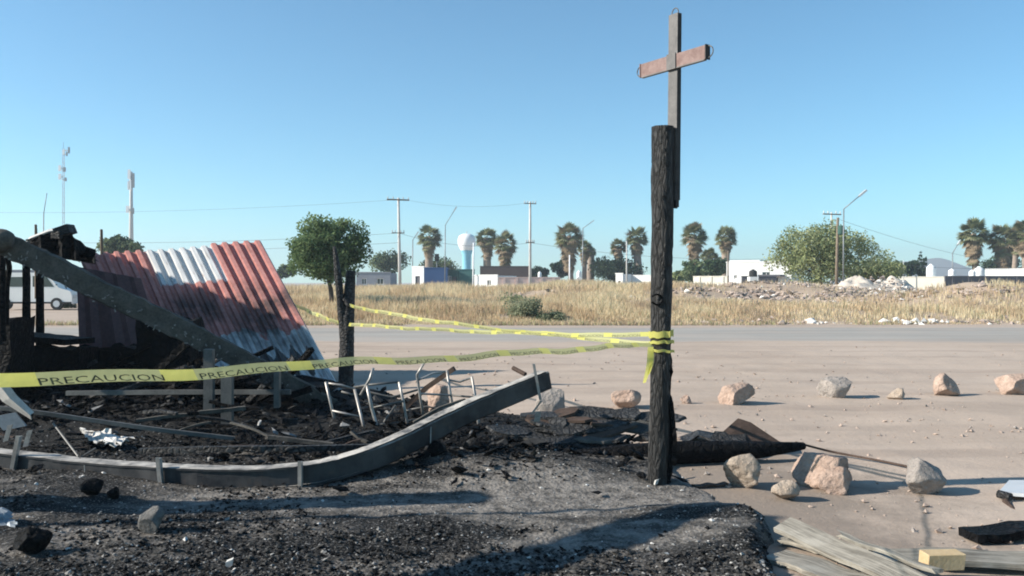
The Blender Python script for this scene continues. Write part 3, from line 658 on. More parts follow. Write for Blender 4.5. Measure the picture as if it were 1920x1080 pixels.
# unseen leaning pole and posts added left of the camera to shadow the ash
def pole_thing(name, label, cat, pts, r, mat, seed, group=None):
    o = charred_log(pts, r, seed, seg=16, n=24).build(name, mat, smooth=True); return tag(o, label, cat, group)
pole_thing('shadow_pole', 'unseen leaning pole added beyond the left edge to slant a shadow across the ash', 'pole', [(-3.95, 1.15, 0), (-3.8, 3.1, 1.4), (-3.66, 5.09, 2.8)], [0.15, 0.16, 0.13], 'char', 61)
pole_thing('shadow_stump_post', 'unseen thick post added beyond the left edge to shade the ash floor', 'post', [(-4.9, 5.45, 0), (-4.92, 5.45, 1.2), (-4.9, 5.46, 2.5)], [0.22, 0.22, 0.15], 'char', 62)
pole_thing('shadow_thin_post', 'unseen thin post added beyond the left edge to draw a shadow line on the ash floor', 'post', [(-4.5, 5.02, 0), (-4.5, 5.02, 1.6), (-4.5, 5.03, 3.2)], [0.03, 0.03, 0.025], 'char', 63)

# ---- large burnt beam slanting in front of the roof
bm_ = empty('slanting_burnt_beam', G(640, 790), 'thick grey burnt beam slanting down from upper left across the collapsed roof', 'beam')
pth = catmull([P(-25, 447, 9.0), P(20, 462, 9.05), P(170, 535, 9.3), P(330, 612, 9.65), P(480, 688, 10.0), P(655, 785, 10.4)], 14)
sc_ = [1.0 + 0.12 * (random.random() - 0.5) for _ in pth]
mb = MB(); prof = [(-0.09, -0.112), (0, -0.125), (0.09, -0.112), (0.1, 0.0), (0.09, 0.105), (0.0, 0.122), (-0.09, 0.112), (-0.1, 0.02)]
mb.sweep(pth, prof, scales=sc_); mb.build('beam_body', 'char_beam', bm_, rough=0.022, rf=7, seed=3)
charred_log([P(-12, 456, 8.9), P(6, 450, 8.88), P(24, 452, 8.9)], [0.10, 0.12, 0.07], 66, seg=14, n=10).build('beam_knob', 'char_beam', bm_, smooth=True)
random.seed(21)
mb = MB()
for k in range(130):       # flakes peeling from its lower edge and face
    q = random.uniform(0.12, 0.99); i = int(q * (len(pth) - 1)); p = pth[i] + Vector((random.uniform(-.06, .06), -0.10 - random.uniform(0, .02), random.uniform(-0.13, 0.04)))
    a = Vector((random.uniform(-1, 1), random.uniform(-.5, .5), random.uniform(-1, 1))).normalized(); b = a.cross(Vector((0, 1, 0.2))).normalized()
    mb.obox(p, a * random.uniform(.008, .022), b * random.uniform(.004, .009), a.cross(b) * 0.003)
mb.build('bark_flakes', 'ash_bits', bm_)['kind'] = 'stuff'

# ---- black roof corner above it (curled burnt sheet and thatch)
cn = empty('burnt_roof_corner', P(115, 470, 10.2), 'black curled burnt roof corner with a bright rim, above the slanting beam', 'roof corner')
mb = MB(); vs = []; fs = []
tops = [(40, 462), (58, 447), (75, 440), (92, 434), (104, 432), (118, 428), (131, 424), (133, 436), (140, 446), (150, 452), (163, 462), (178, 468)]
for k, (x_, y_) in enumerate(tops):
    dep = 10.3 + 0.1 * math.sin(k * 2.1)
    lo = 470 + (x_ - 40) * 0.17
    for q in range(4):
        vs.append(P(x_ + 2 * math.sin(k * 3 + q), y_ + (max(lo, y_ + 4) - y_) * q / 3, dep - 0.05 * q))
    for q in range(4):
        vs.append(P(x_ + 2 * math.sin(k * 3 + q), y_ + 2 + (max(lo, y_ + 4) - y_) * (3 - q) / 3, dep + 0.55 - 0.1 * q))
fs = [(k * 8 + q, (k + 1) * 8 + q, (k + 1) * 8 + (q + 1) % 8, k * 8 + (q + 1) % 8) for k in range(len(tops) - 1) for q in range(8)]
fs += [tuple(range(7, -1, -1)), tuple((len(tops) - 1) * 8 + q for q in range(8))]
mobj('burnt_thatch', vs, fs, 'char_black', cn)
mb = MB(); mb.sweep([P(42, 461, 10.25), P(58, 446, 10.25), P(76, 439, 10.25), P(92, 433, 10.25), P(112, 429, 10.25)], rect(0.05, 0.02), up=(-0.3, -0.6, 0.7)); mb.build('bright_rim', 'white_scrap', cn)
mb = MB(); mb.obox(P(122, 433, 10.2), (0.075, 0.02, 0.03), (0, 0.09, 0), (-0.02, 0, 0.05)); mb.obox(P(108, 441, 10.15), (0.05, 0, 0.0), (0, 0.06, 0), (0, 0, 0.04)); mb.build('torn_flap', 'char', cn)
mb = MB()
for k in range(60):
    x_ = random.uniform(48, 172); y_ = 470 + (x_ - 40) * 0.13 - random.uniform(0, 26) * (1 - (x_ - 48) / 150); p = P(x_, y_, 10.2); a = Vector((random.uniform(.3, 1), random.uniform(-.4, .1), random.uniform(-.5, .5))).normalized()
    mb.tube([p, p + a * random.uniform(.06, .18)], [0.012, 0.003], 5)
mb.build('burnt_straw', 'char_black', cn)

# ---- black posts at the left
def post_thing(label, pts, r, seed, mat='char_black', name='burnt_post', group=None, cat='post'):
    o = charred_log(pts, r, seed, seg=14, n=30).build(name, mat, smooth=True); return tag(o, label, cat, group)
post_thing('thin black burnt post at the very left edge under the slanting beam', [P(3, 640, 9.4), P(3, 560, 9.4), P(4, 465, 9.4)], [0.045, 0.04, 0.035], 71)
post_thing('crooked black burnt post just right of the left edge', [P(12, 610, 9.5), P(13, 540, 9.5), P(17, 500, 9.5), P(9, 470, 9.4)], [0.03, 0.028, 0.03, 0.022], 72)
post_thing('black square-looking burnt post left of its twin, in front of the white van', [P(50, 700, 11.5), P(50, 580, 11.5), P(49, 480, 11.5)], [0.055, 0.05, 0.045], 73)
post_thing('black burnt post right of its twin, in front of the white van', [P(75, 690, 12.2), P(75, 570, 12.2), P(74, 488, 12.2)], [0.06, 0.055, 0.05], 74)
post_thing('thin dark pole standing up behind the top edge of the red roof', [P(191, 560, 15.4), P(191, 480, 15.4), P(190, 430, 15.4)], [0.028, 0.026, 0.022], 75, 'wood_pole')
post_thing('thin dark pole rising behind the black roof corner', [P(68, 560, 15.4), P(68, 470, 15.4), P(67, 421, 15.4)], [0.028, 0.026, 0.022], 76, 'wood_pole')
mb = MB(); mb.sweep(lerp_path(P(-10, 626, 11.2), P(150, 640, 10.8), 12), rect(0.5, 0.07)); tag(mb.build('burnt_plank', 'char_black', rough=0.012), 'black burnt plank lying level between the black posts', 'plank')
def burnt_block(label, x0, x1, y0, y1, d, dep, seed, mat='char_black', cat='burnt box', name='burnt_box', ragged=0.08):
    a = P(x0, y1, d); b = P(x1, y0, d); n = 9; z0 = gz((a.x + b.x) / 2, d) - 0.05; vs = []; fs = []
    ring = [(a.x + (b.x - a.x) * k / n, d) for k in range(n)] + [(b.x, d + dep * k / 4) for k in range(4)] + [(b.x - (b.x - a.x) * k / n, d + dep) for k in range(n)] + [(a.x, d + dep - dep * k / 4) for k in range(4)]
    m = len(ring); rs = np.random.default_rng(seed)
    tops_ = b.z + (rs.random(m) - 0.6) * ragged * 2
    for q in range(6):
        for k, (x_, y_) in enumerate(ring): vs.append((x_, y_, z0 + (tops_[k] - z0) * q / 5))
    for q in range(5):
        for k in range(m): fs.append((q * m + k, q * m + (k + 1) % m, (q + 1) * m + (k + 1) % m, (q + 1) * m + k))
    fs.append(tuple(5 * m + k for k in range(m)))
    mb = MB(); mb.add(vs, fs); return tag(mb.build(name, mat, rough=0.03, rf=6, seed=seed), label, cat)
burnt_block('black burnt box at the left edge below the thin posts', -40, 19, 598, 720, 9.8, 0.5, 81, ragged=0.03)
burnt_block('black burnt cabinet in front of the hole in the collapsed roof', 256, 358, 600, 700, 11.0, 0.5, 82, ragged=0.07)
burnt_block('low black burnt crate behind the yellow tape, left of the short grey posts', 150, 262, 655, 730, 11.2, 0.6, 83, ragged=0.06)
burnt_block('wide low black burnt bench under the level plank', 24, 148, 652, 735, 10.6, 0.5, 84, ragged=0.04)

burnt_block('long low black mass added for the dark shade behind the low metal rail', 70, 600, 722, 790, 10.2, 0.7, 86, ragged=0.05, name='shade_mass', cat='shade mass')  # black mass added where the wreck interior is only shade
# ---- foreground bent steel beam
bb = empty('bent_steel_beam', G(450, 915), 'long sooty square steel beam bent upward at its right end, in the foreground', 'steel beam')
BW, BH = 0.15, 0.165
cp = [P(-90, 858, 7.05), P(20, 868, 6.95), P(160, 884, 6.75), P(330, 896, 6.52), P(470, 899, 6.44), P(580, 891, 6.45), P(680, 866, 6.6), P(760, 832, 6.85), P(860, 782, 7.2), P(950, 744, 7.5), P(1022, 714, 7.72)]
bpath = catmull(cp, 9); random.seed(12); bpath = [p + Vector((0, random.uniform(-.003, .003), random.uniform(-.002, .002))) for p in bpath]; bpath = [p + Vector((0, 0, 0.012)) for p in bpath]
mb = MB(); ch = 0.012; pf = [(-BW/2+ch, -BH/2), (BW/2-ch, -BH/2), (BW/2, -BH/2+ch), (BW/2, BH/2-ch), (BW/2-ch, BH/2), (-BW/2+ch, BH/2), (-BW/2, BH/2-ch), (-BW/2, -BH/2+ch)]
mb.sweep(bpath, pf); mb.build('beam_body', 'sooty_steel', bb, rough=0.007, rf=3)
for (oz, oy, hh_) in ((BH / 2 - 0.010, -BW / 2 - 0.006, 0.016), (-BH / 2 + 0.012, -BW / 2 - 0.006, 0.020)):
    mb = MB(); mb.sweep([p + Vector((0, oy, oz)) for p in bpath], rect(0.012, hh_)); mb.build('flange', 'sooty_steel', bb, rough=0.007, rf=3)
def bpoint(px):
    return min(bpath, key=lambda p: abs(960 + F * p.x / p.y - px))
for (px, up_, lean, wd) in ((313, 0.085, -0.012, 0.045), (572, 0.045, 0.0, 0.036), (34, 0.16, 0.03, 0.05)):
    p = bpoint(px); sb = MB()
    sb.obox(p + Vector((lean, -BW / 2 - 0.016, up_ / 2 - 0.01)), (wd / 2, 0.0, 0), (0, 0.004, 0), (lean, 0, BH / 2 + up_ / 2))
    sb.obox(p + Vector((lean + wd / 2, -BW / 2 - 0.036, up_ / 2 - 0.01)), (0.003, 0, 0), (0, 0.022, 0), (lean, 0, BH / 2 + up_ / 2))
    st = sb.build('bracket', 'bare_steel', bb)
p = bpoint(1008); sb = MB(); 
sb.obox(P(1007, 716, 7.55), (0.012, 0, 0), (0, 0.004, 0), (-0.03, 0, 0.16)); sb.obox(P(1006, 764, 7.5), (0.010, 0, 0), (0, 0.004, 0), (0.045, 0, 0.06)); sb.obox(P(1008, 781, 7.5), (0.025, 0, 0), (0, 0.005, 0), (0.006, 0, 0.045))
sb.build('torn_strap', 'bare_steel', bb)
sb = MB(); sb.tube([P(962, 690, 7.9), P(985, 702, 7.8)], 0.022, 8); sb.build('bolt_end', 'brown_char', bb)
sb = MB(); sb.tube([P(158, 872, 6.62), P(160, 905, 6.6)], 0.003, 6); sb.tube([P(808, 800, 6.93), P(806, 870, 6.85)], 0.004, 6); sb.build('hanging_wire', 'bare_steel', bb)

# ---- thin bent rail at left with a torn joint plate
rl = empty('bent_rail', G(430, 830), 'thin bent metal rail with a torn bright joint plate at the left edge', 'rail')
mb = MB(); mb.sweep(catmull([P(-40, 761, 7.7), P(62, 772, 7.7), P(180, 789, 7.75), P(300, 806, 7.8), P(440, 822, 7.9)], 6), rect(0.035, 0.035)); mb.build('rail_bar', 'dull_steel', rl)
mb = MB(); vs = []; fs = []
e1_ = [P(-25, 668, 7.4), P(8, 710, 7.45), P(32, 742, 7.5), P(64, 773, 7.55)]; e2_ = [P(-60, 690, 7.5), P(-16, 726, 7.6), P(6, 752, 7.65), P(60, 786, 7.6)]
for a, b in zip(e1_, e2_): vs += [a, a.lerp(b, 0.25) + Vector((0, -0.05, 0)), b]
fs = [(k * 3 + j, (k + 1) * 3 + j, (k + 1) * 3 + j + 1, k * 3 + j + 1) for k in range(3) for j in range(2)]
o = mobj('joint_plate', vs, fs, 'white_scrap', rl); o.modifiers.new('thickness', 'SOLIDIFY').thickness = 0.008
mb = MB(); mb.obox(P(18, 790, 7.5), (0.10, 0, 0.02), (0, 0.01, 0), (-0.05, 0, 0.06)); mb.build('lower_plate', 'blue_steel', rl)
mb = MB(); mb.tube([P(100, 794, 7.6), P(147, 856, 7.1)], 0.009, 6); mb.tube([P(180, 840, 7.2), P(150, 858, 7.15)], 0.008, 6); mb.build('brace_wire', 'dull_steel', rl)
for x_, y_ in ((15, 812), (52, 822)):
    mb = MB(); mb.obox(P(x_, y_, 7.3), (0.022, 0, 0.004), (0, 0.004, 0), (0.02, 0, 0.07)); mb.build('tab', 'bare_steel', rl)

# ---- low rail on short posts in the shaded wreck
lr = empty('low_metal_rail', G(425, 815), 'low grey metal rail on short posts in the shade of the wreck', 'rail')
mb = MB(); mb.sweep([P(125, 737, 9.6), P(330, 735, 9.5), P(545, 735, 9.4)], rect(0.04, 0.05)); mb.build('rail_bar', 'dull_steel', lr)
for (x0, x1, y0, y1, d) in ((381, 398, 655, 800, 9.2), (414, 434, 690, 822, 8.7), (513, 523, 690, 756, 9.3)):
    a = P(x0, y1, d); b = P(x1, y0, d); mb = MB(); mb.box(a.x, b.x, d, d + 0.08, a.z - 0.05, b.z); mb.build('rail_post', 'dull_steel', lr, rough=0.006)

# ---- wrecked tubular frame (bed or chair) in the middle
wf = empty('wrecked_tube_frame', G(740, 822), 'bent thin metal tube frame standing up from the ashes behind the steel beam', 'metal frame')
def tubep(pts, d, r=0.013, mat='bare_steel', name='tube'):
    dd = d if isinstance(d, (list, tuple)) else [d] * len(pts)
    mb = MB(); mb.tube([P(x_, y_, q) for (x_, y_), q in zip(pts, dd)], r, 8); return mb.build(name, mat, wf, smooth=True)
tubep([(611, 716), (622, 765), (636, 822)], 8.9, 0.016)
tubep([(665, 730), (677, 780), (690, 835)], [8.9, 8.8, 8.6], 0.016)
tubep([(700, 690), (694, 710), (676, 741)], 8.7, 0.015)
tubep([(688, 722), (697, 765), (707, 801), (730, 800)], 8.7, 0.018)
tubep([(664, 726), (688, 722), (748, 716)], [9.2, 8.8, 8.8], 0.012, 'dull_steel')
tubep([(748, 716), (756, 752), (766, 806)], [8.8, 8.8, 8.7], 0.015)
tubep([(708, 796), (760, 790), (812, 781)], [8.7, 8.8, 9.0], 0.011, 'dull_steel')
tubep([(795, 680), (782, 703), (787, 740), (797, 800)], 8.8, 0.014)
tubep([(838, 695), (845, 740), (852, 778)], 9.0, 0.014)
tubep([(884, 706), (891, 740), (899, 812)], [8.9, 8.9, 8.6], 0.015)
tubep([(640, 734), (668, 742)], 9.2, 0.012, 'dull_steel'); tubep([(760, 770), (800, 762), (850, 772)], 9.0, 0.010, 'dull_steel')
for pts_, d_ in (([(612, 718), (640, 722), (665, 729)], 8.9), ([(623, 770), (678, 782)], 8.85), ([(697, 765), (757, 752)], 8.75), ([(786, 738), (846, 741)], [8.8, 9.0]), ([(846, 741), (892, 745)], [9.0, 8.9]), ([(768, 806), (800, 800), (853, 780)], [8.7, 8.75, 9.0]), ([(690, 735), (735, 745), (786, 730)], [8.75, 8.9, 8.8]), ([(838, 697), (812, 700), (786, 712)], [9.0, 9.0, 8.8]), ([(884, 708), (862, 716), (840, 712)], [8.9, 9.1, 9.0]), ([(640, 800), (690, 812)], 8.7), ([(742, 760), (722, 788), (712, 812)], 8.9)):
    tubep(pts_, d_, 0.011, random.choice(['dull_steel', 'bare_steel']))
mb = MB(); mb.sweep([P(752, 772, 9.3), P(800, 727, 9.3), P(852, 691, 9.2)], rect(0.055, 0.05)); tag(mb.build('charred_stick', 'brown_char', rough=0.006), 'thick brown charred stick pointing up right among the metal tubes', 'stick')

# ---- charred log, boards and folded sheet behind the post
tag(charred_log([P(930, 868, 7.45), P(1080, 862, 7.35), P(1230, 850, 7.35), P(1380, 846, 7.45), P(1508, 836, 7.6)], [0.06, 0.085, 0.10, 0.09, 0.03], 91, seg=20, n=80).build('charred_log', 'char_black', smooth=True), 'long black charred log lying on the dirt behind the cross post', 'log')
tag(charred_log([P(905, 852, 7.9), P(1010, 850, 7.7), P(1150, 842, 7.7)], [0.03, 0.05, 0.045], 92, seg=14, n=40).build('charred_branch', 'char_black', smooth=True), 'thinner black charred branch beside the heap of charred boards', 'branch')
random.seed(5)
boards = []
for k in range(30):
    px = random.uniform(950, 1235); py = random.uniform(800, 858); g = G(px, 862 - (862 - py) * 0.4, 0.0); lift = 0.03 + (858 - py) / 58 * 0.24 + random.uniform(0, 0.04)
    a = R(random.uniform(-25, 25)); L_ = random.uniform(0.14, 0.34); W_ = random.uniform(0.07, 0.15); ti = R(random.uniform(2, 34)); t2 = R(random.uniform(-14, 14))
    M3 = Matrix.Rotation(a, 3, 'Z') @ Matrix.Rotation(ti, 3, 'X') @ Matrix.Rotation(t2, 3, 'Y')
    mb = MB(); n = 7; vs = []
    out_ = [(L_ * math.cos(q) * random.uniform(.75, 1.1), W_ * math.sin(q) * random.uniform(.75, 1.1)) for q in np.linspace(0, 2 * math.pi, n, endpoint=False)]
    c0 = Vector((g.x, g.y, lift + 0.03))
    vs = [c0 + M3 @ Vector((x_, y_, -0.011)) for x_, y_ in out_] + [c0 + M3 @ Vector((x_ * .96, y_ * .96, 0.011)) for x_, y_ in out_]
    mb.add(vs, [tuple(range(n - 1, -1, -1)), tuple(range(n, 2 * n))] + [(j, (j + 1) % n, n + (j + 1) % n, n + j) for j in range(n)])
    tag(mb.build('charred_board', random.choice(['char_beam', 'char', 'char', 'charcoal_bits', 'brown_char'])), 'broken flat charred board in the heap beside the cross post', 'board', 'charred boards heaped behind the bent beam')
fs_ = empty('folded_burnt_panel', P(1395, 830, 7.9), 'dark folded burnt panel peaking like a tent over the charred log', 'panel')
ridge0 = P(1384, 784, 8.0); ridge1 = P(1420, 792, 8.4)
mb = MB(); mb.add([P(1325, 836, 7.7), P(1462, 828, 7.8), P(1408, 792, 7.95), ridge0], [(0, 1, 2, 3)]); o = mb.build('front_flap', 'brown_char', fs_); o.modifiers.new('thickness', 'SOLIDIFY').thickness = 0.012
mb = MB(); mb.add([ridge0, P(1408, 792, 7.95), P(1452, 824, 8.5), P(1400, 822, 8.6)], [(0, 1, 2, 3)]); o = mb.build('back_flap', 'char', fs_); o.modifiers.new('thickness', 'SOLIDIFY').thickness = 0.012
mb = MB(); mb.add([P(1322, 838, 7.66), P(1400, 842, 7.6), P(1398, 812, 7.85), P(1340, 808, 7.85)], [(0, 1, 2, 3)]); o = mb.build('side_flap', 'char', fs_); o.modifiers.new('thickness', 'SOLIDIFY').thickness = 0.012
mb = MB(); mb.tube(catmull([P(1492, 838, 7.6) + Vector((0, 0, .04)), G(1560, 847, .02), G(1640, 862, .015), G(1722, 879, .012)], 6), 0.010, 8); tag(mb.build('bent_rod', 'brown_char', smooth=True), 'thin brown rod running across the dirt from the end of the charred log', 'rod')
mb = MB(); mb.sweep([P(1255, 838, 8.4), P(1310, 812, 8.5), P(1352, 822, 8.3)], rect(0.3, 0.02), up=(0, 0, 1)); tag(mb.build('burnt_sheet', 'char', rough=0.01), 'flat grey burnt sheet between the cross post and the folded panel', 'sheet')

# ---- rocks on the dirt
def rock_mesh(seed, cuts=9, rough=0.13):
    bm = bmesh.new(); bmesh.ops.create_icosphere(bm, subdivisions=4, radius=1.0)
    rs = np.random.default_rng(seed); v = np.array([x.co for x in bm.verts])
    for k in range(cuts + 4):
        n_ = rs.normal(size=3); n_ /= np.linalg.norm(n_); d_ = rs.uniform(0.44, 0.80); q = v @ n_ - d_; v = v - np.outer(np.maximum(q, 0), n_) * 0.96
    q = v * 1.8 + seed; r_ = fbm(q[:, 0], q[:, 1], q[:, 2], seed, 4) - 0.5; q2 = v * 6 + seed; r2 = fbm(q2[:, 0], q2[:, 1], q2[:, 2], seed + 9, 3) - 0.5
    q3 = v * 15 + seed; r3 = fbm(q3[:, 0], q3[:, 1], q3[:, 2], seed + 4, 2) - 0.5; v = v * (1 + rough * 1.5 * r_ + rough * 1.1 * r2 + rough * 0.6 * r3)[:, None]
    f = [tuple(x.index for x in p.verts) for p in bm.faces]; bm.free(); return v, f
def rock(label, x0, x1, y0, y1, mat, seed, group='rocks ringing the dirt lot', cuts=9, name='rock', cat='rock', z=None, depth=0.85):
    xc = (x0 + x1) / 2; g = G(xc, y1 - (y1 - y0) * 0.10); d = g.y; w = (x1 - x0) / F * d; h = (y1 - y0) / F * d
    v, f = rock_mesh(seed, cuts); lo = v.min(0); hi = v.max(0); v = (v - (lo + hi) / 2) / (hi - lo)
    zb_ = gz(g.x, d + w * .3) if z is None else z
    v = v * np.array([w, w * depth, h * 1.18]) + np.array([g.x, d + w * 0.32, zb_ - h * 0.13 + h * 0.55])
    o = mobj(name, v, f, mat, smooth=False, origin=(g.x, d + w * .32, zb_)); o.data.polygons.foreach_set('use_smooth', np.ones(len(o.data.polygons), bool))
    return tag(o, label, cat, group)
rock('pinkish wedge-shaped rock just left of the cross post', 1147, 1206, 734, 769, 'rock_pink', 101)
rock('small pale stone just right of the cross post in the back row', 1276, 1297, 741, 758, 'rock_pink', 102)
rock('low knobbly pink rock in the back row, third right of the cross post', 1352, 1425, 722, 762, 'rock_pink', 103)
rock('grey rounded rock in the middle of the back row', 1542, 1604, 711, 749, 'rock_grey', 104)
rock('small pale stone between the grey rock and the square pink rock', 1669, 1706, 729, 750, 'rock_tan', 105)
rock('squarish pink block with a flat top in the back row at right', 1757, 1804, 704, 746, 'rock_pink', 106, cuts=5)
rock('pink rock cut by the right edge in the back row', 1883, 1946, 702, 742, 'rock_pink', 107)
rock('rounded tan rock in the front row nearest the cross post', 1362, 1436, 859, 926, 'rock_tan', 108)
rock('smallest front-row stone, low and tan, in front of the stacked pair', 1449, 1502, 904, 941, 'rock_tan', 109, cuts=6)
rock('largest pink boulder of the front row, behind a second rock', 1502, 1612, 860, 922, 'rock_pink', 110, cuts=8)
rock('pale pink rock leaning on the front of the largest boulder', 1534, 1617, 880, 928, 'rock_pink', 111)
rock('rough two-toned grey and tan rock at the right of the front row', 1702, 1790, 864, 930, 'rock_grey', 112)
rock('large greyish rock behind the raised end of the bent steel beam', 1003, 1060, 733, 797, 'rock_grey', 113, cuts=5)
rock('grey rounded stone lying in the ashes at lower left', 248, 302, 976, 1026, 'rock_soot', 114, cuts=4, group='stones in the ashes')
rock('pale stone behind the wrecked tube frame', 798, 842, 742, 790, 'rock_pink', 115, group='stones in the ashes')

# ---- planks and scraps at lower right
def plank(name, p0, p1, w, th, mat, label, cat='plank', group=None, roll=0.0, seed=0, parent=None, ragged=0.0):
    p0 = Vector(p0); p1 = Vector(p1); L_ = (p1 - p0).length; n = 16; vs = []; fs = []
    rs = np.random.default_rng(seed)
    for i in range(n + 1):
        x_ = L_ * i / n; ww = w / 2 * (1 + 0.05 * rs.normal()); e = 0
        for a, b in ((-1, -1), (1, -1), (1, 1), (-1, 1)): vs.append((x_ + (ragged * rs.normal() if i in (0, n) else 0), a * ww, b * th / 2 + 0.006 * math.sin(i * 0.7 + seed)))
    for i in range(n):
        for j in range(4): fs.append((i * 4 + j, (i + 1) * 4 + j, (i + 1) * 4 + (j + 1) % 4, i * 4 + (j + 1) % 4))
    fs += [(0, 1, 2, 3), tuple(n * 4 + j for j in (3, 2, 1, 0))]
    o = mobj(name, vs, fs, mat, origin=(0, 0, 0))
    x_ax = (p1 - p0).normalized(); y_ax = Vector((0, 0, 1)).cross(x_ax).normalized(); z_ax = x_ax.cross(y_ax)
    Mr = Matrix((x_ax, y_ax, z_ax)).transposed() @ Matrix.Rotation(roll, 3, 'X')
    o.location = p0; o.rotation_euler = Mr.to_euler(); return tag(o, label, cat, group)
plank('weathered_plank', G(1468, 985, 0.10), G(1800, 1130, 0.06), 0.15, 0.028, 'weathered_wood', 'long grey weathered plank slanting down to the bottom edge at lower right', roll=R(16), seed=1, ragged=0.01)
plank('weathered_plank', G(1575, 1003, 0.13), G(1760, 1072, 0.11), 0.05, 0.02, 'weathered_wood', 'narrow splintered pale strip on top of the slanting grey plank', seed=2, ragged=0.02)
plank('weathered_plank', G(1640, 1042, 0.035), G(2010, 1052, 0.035), 0.24, 0.03, 'weathered_wood', 'wide grey board lying level at the lower right edge under the yellow block', seed=3)
plank('weathered_plank', G(1452, 1040, 0.02), G(1640, 1100, 0.02), 0.22, 0.026, 'weathered_wood', 'short grey board half hidden under the slanting plank beside the ash', seed=4)
plank('weathered_plank', G(1462, 1010, 0.018), G(1600, 1045, 0.018), 0.10, 0.02, 'weathered_wood', 'small pale board end at the foot of the ash bank', seed=5)
mb = MB(); g_ = G(1766, 1050, 0.095); mb.obox(g_, (0.098, 0.004, 0.002), (-0.002, 0.05, 0), (0.004, 0, 0.042)); o = mb.build('wood_block', 'yellow_wood', rough=0.004, rf=9); bv = o.modifiers.new('worn_edges', 'BEVEL'); bv.width = 0.003; bv.segments = 1; tag(o, 'short yellow sawn wood block on the wide grey board', 'wood block')
mb = MB(); vs = []
ct = empty('metal_crate', G(1925, 985), 'pale metal tray on a thin brown leg at the right edge', 'metal tray')
a = G(1872, 948, 0.12); mb.add([P(1872, 922, 6.2), P(1990, 930, 6.0), P(1990, 900, 6.6), P(1892, 900, 6.7)], [(0, 1, 2, 3)]); o = mb.build('tray_top', 'pale_metal', ct); o.modifiers.new('thickness', 'SOLIDIFY').thickness = 0.025
mb = MB(); mb.tube([P(1885, 940, 6.1), P(1902, 960, 5.9), P(1925, 992, 5.6)], 0.022, 8); mb.build('leg', 'brown_char', ct)
mb = MB(); mb.tube([P(1872, 926, 6.18), P(1895, 932, 6.1)], 0.03, 8); mb.build('corner', 'char', ct)
plank('burnt_plank', G(1815, 1005, 0.02), G(1990, 985, 0.05), 0.18, 0.05, 'char_black', 'black board put in as painted shade at the right edge', seed=8)  # dark board laid in place of plain shade
plank('burnt_plank', G(1300, 912, 0.012), G(1362, 908, 0.012), 0.06, 0.02, 'brown_char', 'thin dark strip painted in as the cross post shadow before the nearest front rock', seed=9)  # dark strip paints a stretch of the cross post shadow

# ---- scraps lying in the ashes
def crumple(name, label, pts, mat, seed, cat='scrap', amp=0.03):
    a, b, c_, d_ = [Vector(p) for p in pts]; n = 12; vs = []; rs = np.random.default_rng(seed)
    for i in range(n + 1):
        for j in range(n + 1):
            u_, v_ = i / n, j / n; p = a.lerp(b, u_).lerp(d_.lerp(c_, u_), v_)
            e = 1.0
            z_ = abs((float(fbm(u_ * 4, v_ * 4, seed, seed, 3)) - 0.5)) * 4 * amp
            vs.append(p + Vector((rs.normal() * 0.008, rs.normal() * 0.008, z_)))
    fs = [(i * (n + 1) + j, (i + 1) * (n + 1) + j, (i + 1) * (n + 1) + j + 1, i * (n + 1) + j + 1) for i in range(n) for j in range(n) if not ((i in (0, n - 1) or j in (0, n - 1)) and rs.random() < 0.35)]
    o = mobj(name, vs, fs, mat); o.modifiers.new('thickness', 'SOLIDIFY').thickness = 0.006; return tag(o, label, cat)
def Ga(px, py, dz=0.03):
    g = G(px, py); z = gz(g.x, g.y); g = G(px, py, z + dz); return g
crumple('crumpled_sheet', 'crumpled pale sheet lying in the ashes behind the thin bent rail', [Ga(150, 806, .06), Ga(256, 832, .06), Ga(200, 842, .05), Ga(160, 826, .05)], 'white_scrap', 3, amp=0.06)
crumple('bent_sheet_scrap', 'blue-grey curved metal scrap at the lower left edge', [P(-60, 945, 5.3), P(14, 952, 5.3), P(40, 1004, 5.1), P(-50, 1010, 5.1)], 'blue_steel', 4, amp=0.02)
for (label, x0, x1, y0, y1, sd_) in (('black burnt block at the bottom left corner', 8, 78, 1022, 1072, 85), ):
    rock(label, x0, x1, y0, y1, 'char_black', sd_, None, 6, 'burnt_block', 'burnt block')
for k, (label, x0, x1, y0, y1) in enumerate((('larger black charcoal lump below the left half of the bent beam', 142, 184, 922, 952), ('smaller black charcoal lump below the left half of the bent beam', 196, 220, 928, 950), ('black charcoal lump under the rising part of the bent beam', 800, 836, 866, 894))):
    rock(label, x0, x1, y0, y1, 'char_black', 130 + k, 'charcoal lumps on the ash floor', 8, 'charcoal_lump', 'charcoal')
random.seed(31)
for k, (x_, y_, label) in enumerate(((430, 1056, 'small white fragment upright in the ashes near the bottom edge'), (1232, 902, 'small white fragment at the foot of the cross post'), (486, 793, 'small pale fragment behind the short grey posts'), (582, 742, 'bright crumpled fragment below the slanting beam end'))):
    g = Ga(x_, y_, 0.02); mb = MB(); a_ = random.uniform(0, 3); mb.obox(g, (0.018 * math.cos(a_), 0.018 * math.sin(a_), 0.008), (-0.009 * math.sin(a_), 0.009 * math.cos(a_), 0.003), (0.003, 0, 0.018)); tag(mb.build('white_fragment', 'white_scrap', rough=0.008, rf=25), label, 'fragment')
